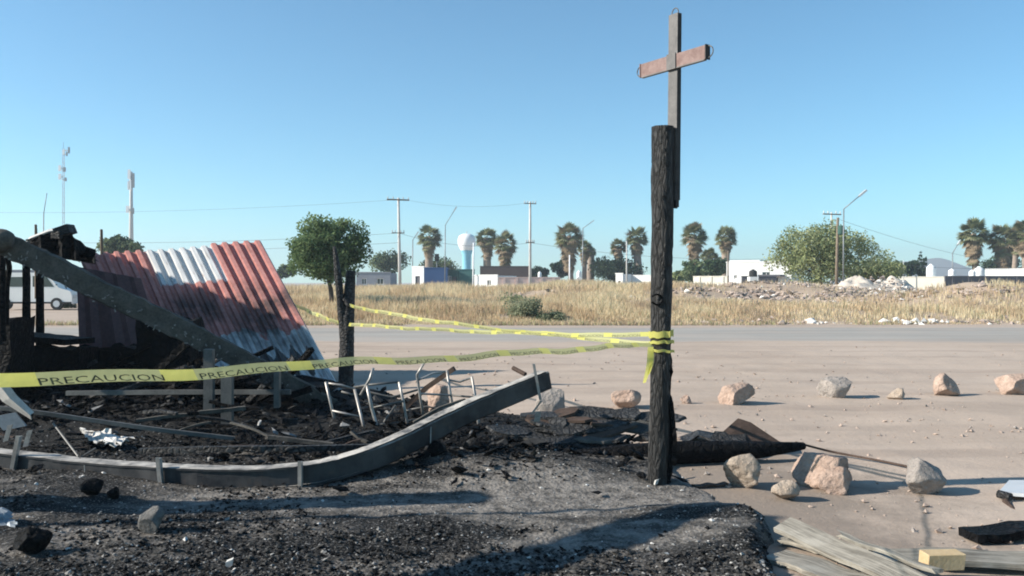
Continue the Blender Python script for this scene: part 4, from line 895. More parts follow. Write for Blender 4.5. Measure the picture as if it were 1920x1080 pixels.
# burnt timbers tumbled under the roof
random.seed(91)
for k in range(18):
    px = random.uniform(60, 600); py = random.uniform(690, 775); d_ = random.uniform(9.4, 11.2); p0 = P(px, py, d_); p0.z = max(p0.z, gz(p0.x, d_) + 0.05); a = random.choice([-1, 1]) * random.uniform(0.3, 1.0); L_ = random.uniform(0.5, 1.3)
    p1 = p0 + Vector((math.cos(a) * L_, random.uniform(-.3, .3), abs(math.sin(a)) * L_ * 0.55)); p0.z = gz(p0.x, p0.y) - 0.03
    mb = MB(); mb.sweep(lerp_path(p0, p1, 7), rect(random.uniform(.05, .1), random.uniform(.04, .08))); tag(mb.build('burnt_timber', random.choice(['char_black', 'char_black', 'char']), rough=0.010, rf=10, seed=k), 'black burnt timber tumbled in the shade under the collapsed roof', 'timber', 'burnt timbers under the roof')
# charred sticks strewn in the wreck
random.seed(77)
for k in range(30):
    px = random.uniform(20, 900); py = random.uniform(765, 850); g = Ga(px, py, 0.05)
    a = random.uniform(-0.6, 0.6) + (math.pi if random.random() < .5 else 0); L_ = random.uniform(0.15, 0.6); e = random.uniform(-0.1, 0.5 if k < 20 else 0.15)
    q = g + Vector((math.cos(a) * L_, math.sin(a) * L_ * 0.7, L_ * e)); q.z = max(q.z, gz(q.x, q.y) + 0.02)
    mid = g.lerp(q, 0.5) + Vector((0, 0, random.uniform(-.02, .03))); w = random.uniform(0.012, 0.035)
    mb = MB(); mb.sweep(catmull([g, mid, q], 3), rect(w * 1.6, w)); tag(mb.build('charred_stick', random.choice(['char', 'char_black', 'brown_char', 'char_beam']), rough=0.006, rf=15), 'small charred stick strewn among the ashes of the wreck', 'stick', 'charred sticks in the ashes')

mb = MB(); mb.sweep(catmull([Ga(262, 846, .10), Ga(420, 842, .12), Ga(600, 840, .12), Ga(760, 836, .10)], 5), rect(0.05, 0.045)); tag(mb.build('charred_lath', 'char', rough=0.006), 'long straight charred lath lying just behind the bent steel beam', 'lath')
# ---- uncountable bits: charcoal, ash flakes, pebbles
def bits(n, xyfn, smin, smax, seed, elong=1.6, flat=0.6):
    rs = np.random.default_rng(seed); base = np.array([(1, 0, 0), (-1, 0, 0), (0, 1, 0), (0, -1, 0), (0, 0, 1), (0, 0, -1)], float)
    ftri = np.array([(0, 2, 4), (2, 1, 4), (1, 3, 4), (3, 0, 4), (2, 0, 5), (1, 2, 5), (3, 1, 5), (0, 3, 5)])
    xyz, keep_s = xyfn(rs, n); n = len(xyz)
    s = smin * (smax / smin) ** (rs.random(n) ** 2.0) * keep_s
    v = base[None] * (1 + 0.45 * (rs.random((n, 6, 3)) - 0.5)) + 0.35 * (rs.random((n, 6, 3)) - 0.5)
    v[:, :, 0] *= (1 + (elong - 1) * rs.random(n))[:, None]; v[:, :, 2] *= flat
    a = rs.random(n) * 6.28; b = (rs.random(n) - 0.5) * 1.4
    x = v[:, :, 0] * np.cos(b)[:, None] - v[:, :, 2] * np.sin(b)[:, None]; z = v[:, :, 0] * np.sin(b)[:, None] + v[:, :, 2] * np.cos(b)[:, None]
    X_ = x * np.cos(a)[:, None] - v[:, :, 1] * np.sin(a)[:, None]; Y_ = x * np.sin(a)[:, None] + v[:, :, 1] * np.cos(a)[:, None]
    w = np.stack([X_, Y_, z], -1) * s[:, None, None] + xyz[:, None, :]; w[:, :, 2] += (s * 0.35)[:, None]
    return w.reshape(-1, 3), (ftri[None] + 6 * np.arange(n)[:, None, None]).reshape(-1, 3)
def on_ash(y0, y1, pw, dens=None):
    def f(rs, n):
        y = y0 + (y1 - y0) * rs.random(n) ** pw; x = (rs.random(n) * 2.2 - 1.35) * y * 0.62
        z, sd = ash_h(x, y); k = (sd > 0.03) & (x > -8.5)
        if dens is not None: k &= rs.random(n) < dens(x, y)
        return np.stack([x, y, z], -1)[k], 1.0
    return f
clump = lambda x, y: np.clip((fbm(x * 1.1, y * 1.6, 0, 88, 4) - 0.44 - 0.20 * np.exp(-((y - 6.0 - 0.08 * x) / 0.6) ** 2) * sst(-3.5, -1, x)) * 6, 0.015, 1)
v, f = bits(62000, on_ash(4.2, 13.5, 1.3, clump), 0.005, 0.019, 1); tag(mobj('charcoal_rubble', v, f, ['charcoal_bits', 'char_black', 'ash_bits'], mi=np.repeat(np.where(v.reshape(-1, 6, 3)[:, 0, 1] > 7.7, rng.choice(2, len(f) // 8, p=[.25, .75]), rng.choice(3, len(f) // 8, p=[.56, .41, .03])), 8), origin=(0, 0, 0)), 'black charcoal bits strewn over the ash floor', 'charcoal', kind='stuff')  # mostly black bits inside the wreck paint in its shade
v, f = bits(4500, on_ash(4.2, 9.0, 1.5), 0.004, 0.013, 2); tag(mobj('ash_flakes', v, f, 'ash_bits', origin=(0, 0, 0)), 'grey ash flakes strewn over the burnt floor', 'ash', kind='stuff')
v, f = bits(240, on_ash(4.2, 9.5, 1.3), 0.006, 0.018, 3); tag(mobj('pale_fragments', v, f, 'pale_bits', origin=(0, 0, 0)), 'tiny pale fragments scattered in the ashes', 'fragments', kind='stuff')
def heap_xy(rs, n):
    x = rs.normal(size=n); y = rs.normal(size=n); c_ = rs.integers(0, 4, n); cx = np.array([-4.6, -3.4, -5.8, -1.0])[c_]; cy = np.array([10.6, 9.6, 9.6, 7.7])[c_]; x = cx + x * 1.3; y = cy + y * 0.55
    z, sd = ash_h(x, y); k = sd > 0.05; return np.stack([x, y, z + 0.02], -1)[k], 1.0
v, f = bits(5200, heap_xy, 0.014, 0.06, 4, 2.8, 0.45); tag(mobj('charred_heap', v, f, ['charcoal_bits', 'char_black', 'ash_bits'], mi=np.repeat(rng.choice(3, len(f) // 8, p=[.10, .885, .015]), 8), origin=(0, 0, 0)), 'heaps of broken charred debris inside the wreck', 'debris', kind='stuff')
def on_dirt(rs, n):
    y = 4.4 * (20.5 / 4.4) ** rs.random(n); x = (rs.random(n) * 2 - 1) * y * 0.66; z = ground_z(x, y)
    sd = poly_sd(x, y, OUT); k = (sd < -0.02) & (rs.random(n) < np.clip((fbm(x * 0.8, y * 0.8, 0, 91, 3) - 0.35) * 4, 0.15, 1)); return np.stack([x, y, z], -1)[k], 1.0
v, f = bits(5200, on_dirt, 0.004, 0.030, 5, 1.4, 0.7); tag(mobj('pebbles', v, f, ['pebble', 'rock_grey'], mi=np.repeat(rng.choice(2, len(f) // 8, p=[.8, .2]), 8), origin=(0, 0, 0)), 'pebbles scattered over the dirt lot', 'pebbles', kind='stuff')

# ================================================================== FIELD AND BACKGROUND
# dry grass
def blades(x, y, z, h, w, rs, lean=0.5):
    n = len(x); a = rs.random(n) * 6.28; la = rs.random(n) * 6.28; ll = rs.random(n) * lean * h
    b = np.stack([x, y, z - 0.03], -1); tip = b + np.stack([np.cos(la) * ll, np.sin(la) * ll, h], -1); mid = b * 0.5 + tip * 0.5 + np.stack([-np.cos(la) * ll * .15, -np.sin(la) * ll * .15, h * .06], -1)
    d_ = np.stack([np.cos(a) * w, np.sin(a) * w, 0 * w], -1)
    v = np.stack([b - d_, b + d_, mid + d_ * .8, tip, mid - d_ * .8], 1).reshape(-1, 3)
    o_ = 5 * np.arange(n)[:, None]; f = np.concatenate([o_ + [0, 1, 2], o_ + [0, 2, 4], o_ + [4, 2, 3]], 1).reshape(-1, 3); return v, f
def field_pts(rs, n, y0, y1, thr, seed, gain=5):
    y = y0 + (y1 - y0) * rs.random(n) ** 1.4; x = (rs.random(n) * 2 - 1) * y * 0.64; k = rs.random(n) < np.clip((fbm(x * 0.35, y * 0.35, 0, seed, 4) - thr) * gain, 0, 1); return x[k], y[k]
rs = np.random.default_rng(50)
x, y = field_pts(rs, 230000, 31.6, 72, 0.26, 61)
right = sst(3, 14, x * 40 / y) * 0.45
right = np.maximum(right, 0.86 * sst(0.17, 0.23, x / y) * sst(40, 44, y)); k = (rs.random(len(x)) > right) & (x / y > -0.475); x = x[k]; y = y[k]
hh = (0.18 + 0.55 * fbm(x * 0.25, y * 0.25, 0, 63, 3) * rs.random(len(x)) ** 0.6) * sst(31, 35, y) * (1.15 - 0.45 * sst(0, 12, x * 40 / y)) + 0.06
v, f = blades(x, y, field_z(x, y), hh, 0.008 + 0.014 * rs.random(len(x)), rs)
k_ = x / y
tone = fbm(x * 0.5, y * 0.5, 0, 65, 4) + 0.25 * (rs.random(len(x)) - 0.5); mi = np.digitize(tone, [0.27, 0.43, 0.56]); mi = np.where(rs.random(len(x)) < 0.06, 4, np.array([3, 1, 0, 2])[mi])
tag(mobj('dry_grass', v, f, ['grass_a', 'grass_b', 'grass_c', 'grass_d', 'grass_g'], mi=np.repeat(mi, 3), origin=(0, 0, 0)), 'dry straw-coloured grass covering the field behind the road', 'grass', kind='stuff')
# low dry verge tufts along the road edge
x = (rs.random(9000) * 2 - 1) * 21; y = 30.9 + rs.random(9000) ** 2 * 1.6; k = fbm(x * 0.6, y, 0, 67, 3) > 0.46; x = x[k]; y = y[k]
v, f = blades(x, y, np.maximum(field_z(x, y), 0), 0.06 + 0.16 * rs.random(len(x)), 0.012 + 0.012 * rs.random(len(x)), rs)
tag(mobj('verge_grass', v, f, ['grass_d', 'grass_b', 'grass_g'], mi=np.repeat(rs.choice(3, len(x)), 3), origin=(0, 0, 0)), 'sparse brown grass along the far road edge', 'grass', kind='stuff')
# rubble over the field's crest and edge
def rub(rs_, n):
    x = np.concatenate([rs_.uniform(-1, 34, n), rs_.uniform(6, 24, n // 34)]); y = np.concatenate([rs_.uniform(40, 64, n), rs_.uniform(31.4, 34, n // 34)])
    k = fbm(x * 0.4, y * 0.4, 0, 71, 4) > 0.47 + 0.10 * (x < 6); x = x[k]; y = y[k]; return np.stack([x, y, field_z(x, y)], -1), np.where(y < 38, 0.55, 0.85)
v, f = bits(17000, rub, 0.03, 0.24, 6, 1.6, 0.7)
tag(mobj('field_rubble', v, f, ['rubble_a', 'rubble_b', 'rubble_c'], mi=np.repeat(rng.choice(3, len(f) // 8, p=[.74, .07, .19]), 8), origin=(0, 0, 0)), 'broken stone and rubble strewn over the grassy field', 'rubble', kind='stuff')
def white_rub(rs_, n):
    c_ = rs_.integers(0, 3, n); cx = np.array([11.6, 14.7, 15.4, 8.6])[c_]; y = 32.2 + rs_.normal(size=n) * .35; x = cx + rs_.normal(size=n) * np.array([.7, .4, .8, .4])[c_]; return np.stack([x, y, field_z(x, y)], -1), 1.0
v, f = bits(46, white_rub, 0.05, 0.20, 7, 1.6, 0.8); tag(mobj('white_rubble', v, f, 'rubble_b', origin=(0, 0, 0)), 'white broken plaster dumped along the far road edge', 'rubble', kind='stuff')
def pale_heap(rs_, n):
    x = 26.2 + rs_.normal(size=n) * 1.7; y = 60 + rs_.normal(size=n) * 1.2; z = field_z(x, y) + 1.15 * np.exp(-((x - 26.0) / 2.2) ** 2 - ((y - 60) / 1.8) ** 2) * rs_.random(n); return np.stack([x, y, z], -1), 1.0
xs = np.linspace(20.5, 31, 60); ys = np.linspace(56.5, 63.5, 40); X, Y = np.meshgrid(xs, ys)
Zm = field_z(X, Y) - 0.12 + (1.0 * np.exp(-((X - 24.2) / 1.5) ** 2 - ((Y - 60) / 1.7) ** 2) + 0.95 * np.exp(-((X - 27.2) / 1.9) ** 2 - ((Y - 60.4) / 1.6) ** 2)) * (0.35 + 1.3 * fbm(X * 1.3, Y * 1.3, 0, 97, 4)) + (fbm(X * 3, Y * 3, 0, 98, 3) - .5) * .22
mat_simple('pale_dust', (0.46, 0.40, 0.335), (0.60, 0.535, 0.46), 1.5, 0.97, 0.3)
tag(mobj('dust_cloud_heap', np.stack([X, Y, Zm], -1).reshape(-1, 3), grid_faces(*X.shape), 'pale_dust', smooth=True), 'pale cloud of dust built as a solid heap in the field right of the wooden utility pole', 'dirt heap')  # drifting dust modelled as a solid mound
v, f = bits(500, pale_heap, 0.04, 0.20, 8, 1.4, 0.8); tag(mobj('pale_stones', v, f, ['rubble_b', 'rubble_a'], mi=np.repeat(rng.choice(2, len(f) // 8, p=[.45, .55]), 8), origin=(0, 0, 0)), 'pale broken stones strewn on the solid dust heap', 'rubble', kind='stuff')

# ---- leafy trees: clumps of small leaf faces on real limbs
def leaf_cloud(centers, radii, n_per, size, rs, droop=0.0, nm=3, squash=0.8):
    V = []; MI = []
    for (c, r) in zip(centers, radii):
        n = max(8, int(n_per * r * r)); d = rs.normal(size=(n, 3)); d /= np.linalg.norm(d, axis=1)[:, None]; rad = r * rs.random(n) ** 0.45
        p = np.asarray(c) + d * rad[:, None] * np.array([1, 1, squash]); p[:, 2] -= droop * rs.random(n) * r
        a = rs.normal(size=(n, 3)); a /= np.linalg.norm(a, axis=1)[:, None]; b = rs.normal(size=(n, 3)); b -= a * (a * b).sum(1)[:, None]; b /= np.linalg.norm(b, axis=1)[:, None]
        s = size * (0.6 + 0.8 * rs.random(n))[:, None]; V.append(np.stack([p - a * s, p + b * s * .55, p + a * s, p - b * s * .55], 1).reshape(-1, 3))
        MI.append(np.where(rs.random(n) < 0.65, rs.integers(0, nm), rs.integers(0, nm, n)))
    V = np.concatenate(V); n = len(V) // 4; return V, np.arange(4 * n).reshape(n, 4), np.concatenate(MI)
def tree(name, label, base, center, rx, ry, rz, nclump, rc, n_per, leaf, mats, seed, trunk_r=0.12, group=None, cat='tree', trunk=True, hollow=0.35, droop=0.2):
    rs = np.random.default_rng(seed); c = np.asarray(center, float); root = empty(name, base, label, cat, group)
    d = rs.normal(size=(nclump, 3)); d /= np.linalg.norm(d, axis=1)[:, None]; rad = (hollow + (1 - hollow) * rs.random(nclump)) ** 0.8
    cen = c + d * rad[:, None] * np.array([rx, ry, rz]); rr = rc * (0.6 + 0.8 * rs.random(nclump))
    V, Fq, MI = leaf_cloud(cen, rr, n_per, leaf, rs, droop, len(mats)); mobj('crown', V, Fq, mats, root, MI)
    if trunk:
        b = Vector(base); fork = b.lerp(Vector(c - np.array([0, 0, rz * 0.75])), 0.85); mb = MB(); mb.tube(catmull([b - Vector((0, 0, .1)), b.lerp(fork, .5) + Vector((.05, 0, 0)), fork], 4), [trunk_r * (1 - .35 * i / 8) for i in range(9)], 10); mb.build('trunk', 'bark', root, smooth=True)
        mb = MB()
        for k in rs.choice(nclump, min(nclump, 16), replace=False):
            q = Vector(cen[k]); m = fork.lerp(q, .5) + Vector((0, 0, (q - fork).length * .10)); mb.tube(catmull([fork, m, q], 3), [trunk_r * .5 * (1 - .8 * i / 6) for i in range(7)], 6)
        mb.build('limbs', 'bark', root, smooth=True)
    return root
def FP(px, d, z=None): p = P(px, HY, d); return Vector((p.x, d, float(field_z(p.x, d)) if z is None else z))
c0 = P(614, 464, 38)
tree('leafy_tree', 'round dense green tree behind the forked burnt trunk', FP(622, 38), c0, 1.62, 1.6, 1.42, 120, 0.46, 760, 0.072, ['leaf_a', 'leaf_b', 'leaf_c'], 1, 0.13, hollow=0.30)
c0 = P(1538, 472, 70)
tree('mesquite_tree', 'large airy pale green tree behind the wooden utility pole', FP(1540, 70, 0.3), c0, 4.3, 3.2, 2.5, 112, 0.84, 230, 0.10, ['mesq_a', 'mesq_b', 'mesq_c'], 6, 0.22, hollow=0.22, droop=0.6)
tree('mesquite_tree', 'lower grey green tree trailing right of the large airy tree', FP(1630, 76, 0.3), P(1640, 505, 76), 3.2, 2.0, 1.35, 42, 0.75, 140, 0.11, ['mesq_a', 'mesq_c', 'mesq_b'], 3, 0.15, hollow=0.2)
def bush(label, px0, px1, y0, y1, d, mats, seed, leaf=0.10, n_per=150, name='bush', cat='bush', nclump=30, rcf=0.33, group=None):
    a = P(px0, y1, d); b = P(px1, y0, d); c = (a + b) / 2; rx = (b.x - a.x) / 2; rz = (b.z - a.z) / 2
    return tree(name, label, Vector((c.x, d, a.z)), c, rx * .85, rx * .7, rz * .8, nclump, max(rx, rz) * rcf, n_per / max(rx, rz) ** 2 * 4, leaf, mats, seed, trunk=False, hollow=0.1, cat=cat, group=group)
bush('grey green shrub at the road edge in the middle of the dry field', 948, 1015, 552, 610, 33.5, ['sage_a', 'sage_b', 'sage_a'], 11, 0.05, 170, 'shrub', 'shrub', rcf=0.42)
bush('lower dull green shrub right of the grey green one at the road edge', 1000, 1072, 578, 612, 33.0, ['sage_b', 'sage_a', 'dark_b'], 12, 0.05, 150, 'shrub', 'shrub')
bush('pale weedy shrub on the field crest above the grey green shrub', 930, 1000, 543, 585, 38, ['sage_a', 'mesq_b', 'sage_b'], 13, 0.05, 90, 'shrub', 'shrub')
bush('dark clipped hedge in the street left of the torn roof sheet', 96, 150, 545, 585, 52, ['dark_a', 'dark_b'], 14, 0.09, 120, 'hedge', 'hedge')
TR_ = [(1100, 1215, 484, 522, 150, ['dark_a', 'dark_b'], 'wide dark rounded tree behind the white wall left of the cross post'),
       (775, 870, 478, 520, 160, ['dark_b', 'mesq_c'], 'hazy grey tree behind the blue building'), (686, 770, 468, 515, 150, ['mesq_c', 'dark_b'], 'bushy grey green tree right of the round green tree'),
       (1270, 1330, 480, 535, 110, ['mesq_c', 'leaf_a'], 'green tree just right of the cross post behind the white low wall'), (1320, 1372, 478, 518, 120, ['dark_b', 'leaf_c'], 'dark green tree between the two palms right of the post'),
       (1030, 1075, 482, 520, 150, ['dark_a', 'dark_b'], 'dark bushy tree at the foot of the double palm'), (186, 268, 448, 482, 90, ['dark_b', 'mesq_c'], 'dark bushy tree showing above the top edge of the red roof'),
       (1640, 1700, 484, 525, 130, ['mesq_c', 'leaf_a'], 'green hedge-like tree right of the airy tree'), (1690, 1725, 486, 518, 140, ['dark_b', 'dark_a'], 'small dark tree left of the pointed conifer'),
       (515, 560, 492, 525, 140, ['dark_b', 'mesq_c'], 'hazy low tree left of the round green tree'), (1845, 1915, 470, 515, 150, ['dark_b', 'leaf_c'], 'dark tree between the palms at the right edge'), (1255, 1282, 505, 545, 100, ['mesq_a', 'mesq_c'], 'small yellow green bush touching the right side of the post'), (440, 520, 500, 540, 150, ['dark_b', 'mesq_c'], 'dark tree line hidden behind the red roof'), (985, 1035, 500, 525, 165, ['dark_a', 'dark_b'], 'low dark tree behind the concrete utility pole')]
for k, (a, b, y0, y1, d, ms, lb) in enumerate(TR_): bush(lb, a, b, y0, y1, d, ms, 20 + k, 0.22, 420 if k == 0 else 230, 'background_tree', 'tree', 34, 0.34, 'trees in the town behind')
# conifer
cf = empty('conifer', P(1728, 530, 145), 'dark pointed conifer behind the white rooftop tank', 'tree', 'trees in the town behind'); rs = np.random.default_rng(8); cen = []; rr = []
for q in np.linspace(0, 1, 16): cen.append(np.array(P(1728, 532 - 56 * q, 145)) + rs.normal(size=3) * .25); rr.append(0.95 * (1 - q) + .22)
V, Fq, MI = leaf_cloud(cen, rr, 120, .22, rs, 0.1, 2); mobj('crown', V, Fq, ['dark_a', 'dark_b'], cf, MI); mb = MB(); mb.tube([P(1728, 545, 145), P(1728, 490, 145)], [0.2, 0.05], 6); mb.build('trunk', 'bark', cf)

# ---- fan palms
def palm(label, px, y_top, width, d, seed, y_base=535, lean=0.0, skirt=1.0, pale=False, trunk_w=0.30):
    rs = np.random.default_rng(seed); lean = rs.uniform(-.7, .7); wr = width * 1.12 / F * d / 2; top = P(px, y_top, d); hub = Vector((top.x, d, top.z - wr * 0.95)); base = Vector((hub.x - lean, d, P(px, y_base, d).z))
    root = empty('fan_palm', base, label, 'palm tree', 'fan palms in the town behind')
    mb = MB(); n = 12; pts = catmull([base, base.lerp(hub, .5) + Vector((lean * .25, 0, 0)), hub], 6); mb.tube(pts, [trunk_w * (1.15 - .25 * i / (len(pts) - 1)) for i in range(len(pts))], 10); mb.build('trunk', 'palm_bark', root, smooth=True)
    def frond(V, Fc, MI, dirv, ln, droop, mi, o):
        dirv = dirv.normalized(); tip = o + dirv * ln * .48; side = dirv.cross(Vector((0, 0, 1)));
        if side.length < 1e-3: side = Vector((1, 0, 0))
        side.normalize(); upv = side.cross(dirv); b0 = len(V); V += [o, o + side * .03, tip]; Fc.append((b0, b0 + 1, b0 + 2)); MI.append(mi)
        for q in np.linspace(-1.15, 1.15, 9):
            e = tip + (dirv * math.cos(q) + side * math.sin(q)) * ln * .52 * (1 - .15 * abs(q)) + Vector((0, 0, -droop * ln * (.14 + .1 * abs(q)))); w = ln * .05; pp = (dirv * -math.sin(q) + side * math.cos(q)) * w
            m = tip.lerp(e, .55); b0 = len(V); V += [tip, m + pp, e, m - pp]; Fc.append((b0, b0 + 1, b0 + 2, b0 + 3)); MI.append(mi)
    V, Fc, MI = [], [], []
    for k in range(84):
        az = rs.random() * 6.28; el = math.asin(np.clip(rs.uniform(-0.42, 1.0), -1, 1)); dv = Vector((math.cos(az) * math.cos(el), math.sin(az) * math.cos(el), math.sin(el)))
        frond(V, Fc, MI, dv, wr * rs.uniform(.95, 1.25), .7 + .5 * (1 - el), int(rs.choice(3, p=[.6, .3, .1] if not pale else [.3, .5, .2])), hub + Vector((0, 0, rs.uniform(-.2, .15) * wr)))
    mobj('crown', V, Fc, ['palm_green', 'palm_pale', 'palm_dead'], root, MI)
    V, Fc, MI = [], [], []
    for k in range(int(80 * skirt)):
        az = rs.random() * 6.28; h_ = rs.random() ** 1.3; el = -rs.uniform(.75, 1.35); dv = Vector((math.cos(az) * math.cos(el), math.sin(az) * math.cos(el), math.sin(el)))
        frond(V, Fc, MI, dv, wr * rs.uniform(.85, 1.15) * (1 - .35 * h_), .3, 0 if rs.random() < .8 else 1, hub + Vector((0, 0, -wr * (0.1 + h_ * 1.1 * skirt))))
    if Fc: mobj('dead_frond_skirt', V, Fc, ['palm_dead', 'palm_pale'], root, MI)
    return root
PALMS = [(805, 420, 44, 150, 1.0, 'lone fan palm behind the blue building, left of the water tower'), (913, 424, 42, 150, 1.0, 'taller fan palm of the pair right of the water tower'), (947, 434, 44, 140, 1.5, 'shaggier shorter fan palm of the pair right of the water tower'),
         (1067, 413, 54, 140, 1.6, 'tallest shaggy fan palm right of the concrete utility pole'), (1096, 448, 30, 150, 1.3, 'slim fan palm pressed against the tallest shaggy palm'), (1160, 446, 32, 150, 1.0, 'shorter fan palm of the pair left of the cross post'), (1194, 423, 42, 150, 1.0, 'taller fan palm of the pair left of the cross post'),
         (1302, 414, 48, 135, 1.4, 'shaggy fan palm just right of the cross post'), (1361, 423, 40, 140, 0.9, 'darker fan palm above the left end of the white house'), (1826, 409, 54, 130, 1.3, 'fan palm with long dead skirt, leftmost of the group at the right edge'), (1880, 418, 52, 130, 1.6, 'broad pale fan palm in the middle of the group at the right edge'), (1920, 411, 44, 135, 1.2, 'fan palm cut by the right edge'), (1330, 462, 34, 130, 0.2, 'low fan palm crown between the two palms right of the post'), (1108, 462, 20, 155, 1.0, 'smallest thin fan palm right of the double palm'), (1905, 425, 34, 145, 1.3, 'darker fan palm between the broad pale palm and the right edge')]
for k, (px, yt, w, d, sk, lb) in enumerate(PALMS): palm(lb, px, yt, w, d, 300 + k, skirt=sk, pale=(k in (2, 3, 10)), trunk_w=0.66 if sk < 1.2 else 0.40)

# ---- buildings (front turned a little towards the sun side)
def house(name, label, px0, px1, y_top, d, mat, depth=6, rz=-0.10, parapet=True, wins=(), doors=(), group='houses in the town behind', cat='house', y_bot=545, trim='wall_white', extra=None):
    a = P(px0, y_bot, d); b = P(px1, y_top, d); w = b.x - a.x; h = b.z - a.z; root = empty(name, Vector(((a.x + b.x) / 2, d, a.z)), label, cat, group, rz); Mx = Matrix.LocRotScale(root.location, root.rotation_euler, (1, 1, 1))
    def loc(mb, nm, mt, par=None):
        mb.v = [Mx @ p for p in mb.v]; return mb.build(nm, mt, par or root)
    # front wall with real openings
    ops = [(q0 * w - w / 2, q1 * w - w / 2, z0 * h, z1 * h) for (q0, q1, z0, z1) in list(wins) + list(doors)]
    mb = MB(); xs_ = sorted(set([-w / 2, w / 2] + [o_[0] for o_ in ops] + [o_[1] for o_ in ops])); zs_ = sorted(set([0, h] + [o_[2] for o_ in ops] + [o_[3] for o_ in ops]))
    for i in range(len(xs_) - 1):
        for j in range(len(zs_) - 1):
            xm = (xs_[i] + xs_[i + 1]) / 2; zm = (zs_[j] + zs_[j + 1]) / 2
            if any(o_[0] < xm < o_[1] and o_[2] < zm < o_[3] for o_ in ops): continue
            mb.add([(xs_[i], 0, zs_[j]), (xs_[i + 1], 0, zs_[j]), (xs_[i + 1], 0, zs_[j + 1]), (xs_[i], 0, zs_[j + 1])], [(0, 1, 2, 3)])
    for (q0, q1, z0, z1) in ops:
        for (p, q) in (((q0, z0), (q0, z1)), ((q0, z1), (q1, z1)), ((q1, z1), (q1, z0)), ((q1, z0), (q0, z0))): mb.add([(p[0], 0, p[1]), (q[0], 0, q[1]), (q[0], .25, q[1]), (p[0], .25, p[1])], [(0, 1, 2, 3)])
    mb.add([(-w / 2, 0, 0), (-w / 2, depth, 0), (-w / 2, depth, h), (-w / 2, 0, h)], [(0, 1, 2, 3)]); mb.add([(w / 2, 0, 0), (w / 2, depth, 0), (w / 2, depth, h), (w / 2, 0, h)], [(0, 1, 2, 3)]); mb.add([(-w / 2, depth, 0), (w / 2, depth, 0), (w / 2, depth, h), (-w / 2, depth, h)], [(0, 1, 2, 3)])
    loc(mb, 'wall', mat); mb = MB(); mb.box(-w / 2 + .1, w / 2 - .1, .1, depth - .1, h - .35, h - .25); loc(mb, 'roof', 'wall_grey')
    if parapet: mb = MB(); mb.box(-w / 2 - .06, w / 2 + .06, -.06, .16, h + .003, h + .14); loc(mb, 'parapet', mat)
    for k, (q0, q1, z0, z1) in enumerate(ops):
        if k < len(wins):
            mb = MB(); mb.box(q0 + .003, q1 - .003, .16, .19, z0 + .003, z1 - .003); pn = loc(mb, 'window', 'glass_dark')
            mb = MB(); t_ = .07
            mb.box(q0, q1, .10, .155, z0, z0 + t_); mb.box(q0, q1, .10, .155, z1 - t_, z1); mb.box(q0, q0 + t_, .10, .155, z0 + t_, z1 - t_); mb.box(q1 - t_, q1, .10, .155, z0 + t_, z1 - t_); mb.box((q0 + q1) / 2 - .03, (q0 + q1) / 2 + .03, .10, .155, z0 + t_, z1 - t_); loc(mb, 'window_frame', trim, pn)
        else:
            mb = MB(); mb.box(q0 + .003, q1 - .003, .15, .20, z0 + .003, z1 - .003); loc(mb, 'door', 'wall_slate')
    if extra: extra(loc, w, h, depth)
    return root
def wall_thing(label, px0, px1, y_top, d, mat, name='boundary_wall', y_bot=546, th=0.2, rz=0.0, group='walls along the street behind', piers=0):
    a = P(px0, y_bot, d); b = P(px1, y_top, d); w = b.x - a.x; h = b.z - a.z; root = empty(name, Vector(((a.x + b.x) / 2, d, a.z)), label, 'wall', group, rz); Mx = Matrix.LocRotScale(root.location, root.rotation_euler, (1, 1, 1))
    mb = MB(); mb.box(-w / 2, w / 2, 0, th, 0, h); mb.v = [Mx @ p for p in mb.v]; mb.build('wall_face', mat, root)
    mb = MB(); mb.box(-w / 2 - .03, w / 2 + .03, -.04, th + .04, h + .002, h + .10); mb.v = [Mx @ p for p in mb.v]; mb.build('coping', mat, root)
    for k in range(piers):
        x_ = -w / 2 + w * (k + .5) / piers; mb = MB(); mb.box(x_ - .15, x_ + .15, -.08, -.003, 0, h); mb.v = [Mx @ p for p in mb.v]; mb.build('pier', mat, root)
    return root
def chimney(loc, w, h, depth):
    mb = MB(); mb.box(-w * .1, w * .02, 1, 2.2, h - .25, h + 1.1); loc(mb, 'roof_tank_box', 'wall_white')
house('blue_house', 'white arched porch with a deep blue side wall, under the lone palm', 770, 797, 501, 112, 'wall_white', 5, -0.50, wins=(), doors=((.28, .68, 0, .62),))
wall_thing('deep blue wall joined to the white arched porch', 796, 838, 503, 111, 'wall_blue', 'blue_wall', th=4)
house('green_shop', 'small dark green shop front with a white sign right of the blue wall', 838, 858, 508, 113, 'green_paint', 4, 0, wins=((.1, .45, .3, .75),), doors=((.55, .9, 0, .7),))
wall_thing('teal green fence panel left of the thin white pole', 856, 890, 506, 116, 'wall_teal', 'fence_panel')
house('grey_house', 'low pale grey house with white parapet right of the forked trunk', 668, 732, 512, 105, 'wall_grey', 6, 0.0, wins=((.15, .3, .35, .7), (.6, .8, .35, .7)))
house('white_house', 'small cream white house at the foot of the shaggier palm pair', 886, 936, 517, 108, 'wall_white', 5, -0.50, wins=((.55, .72, .35, .7),))
wall_thing('long dark brown wall behind the palm pair', 900, 992, 500, 128, 'wall_brown', th=5)
wall_thing('long low pink wall in front of the concrete utility pole', 934, 1050, 521, 104, 'wall_pink', piers=5)
house('white_hut', 'tiny white hut at the foot of the slim pole left of the cross post', 1154, 1168, 514, 106, 'wall_white', 3, -0.50, doors=((.35, .7, 0, .6),))
wall_thing('plain white wall just left of the cross post', 1172, 1226, 517, 108, 'wall_white', rz=-0.5)
wall_thing('low white wall right of the cross post leading to the white house', 1299, 1366, 519, 106, 'wall_cream', rz=-0.5, piers=3)
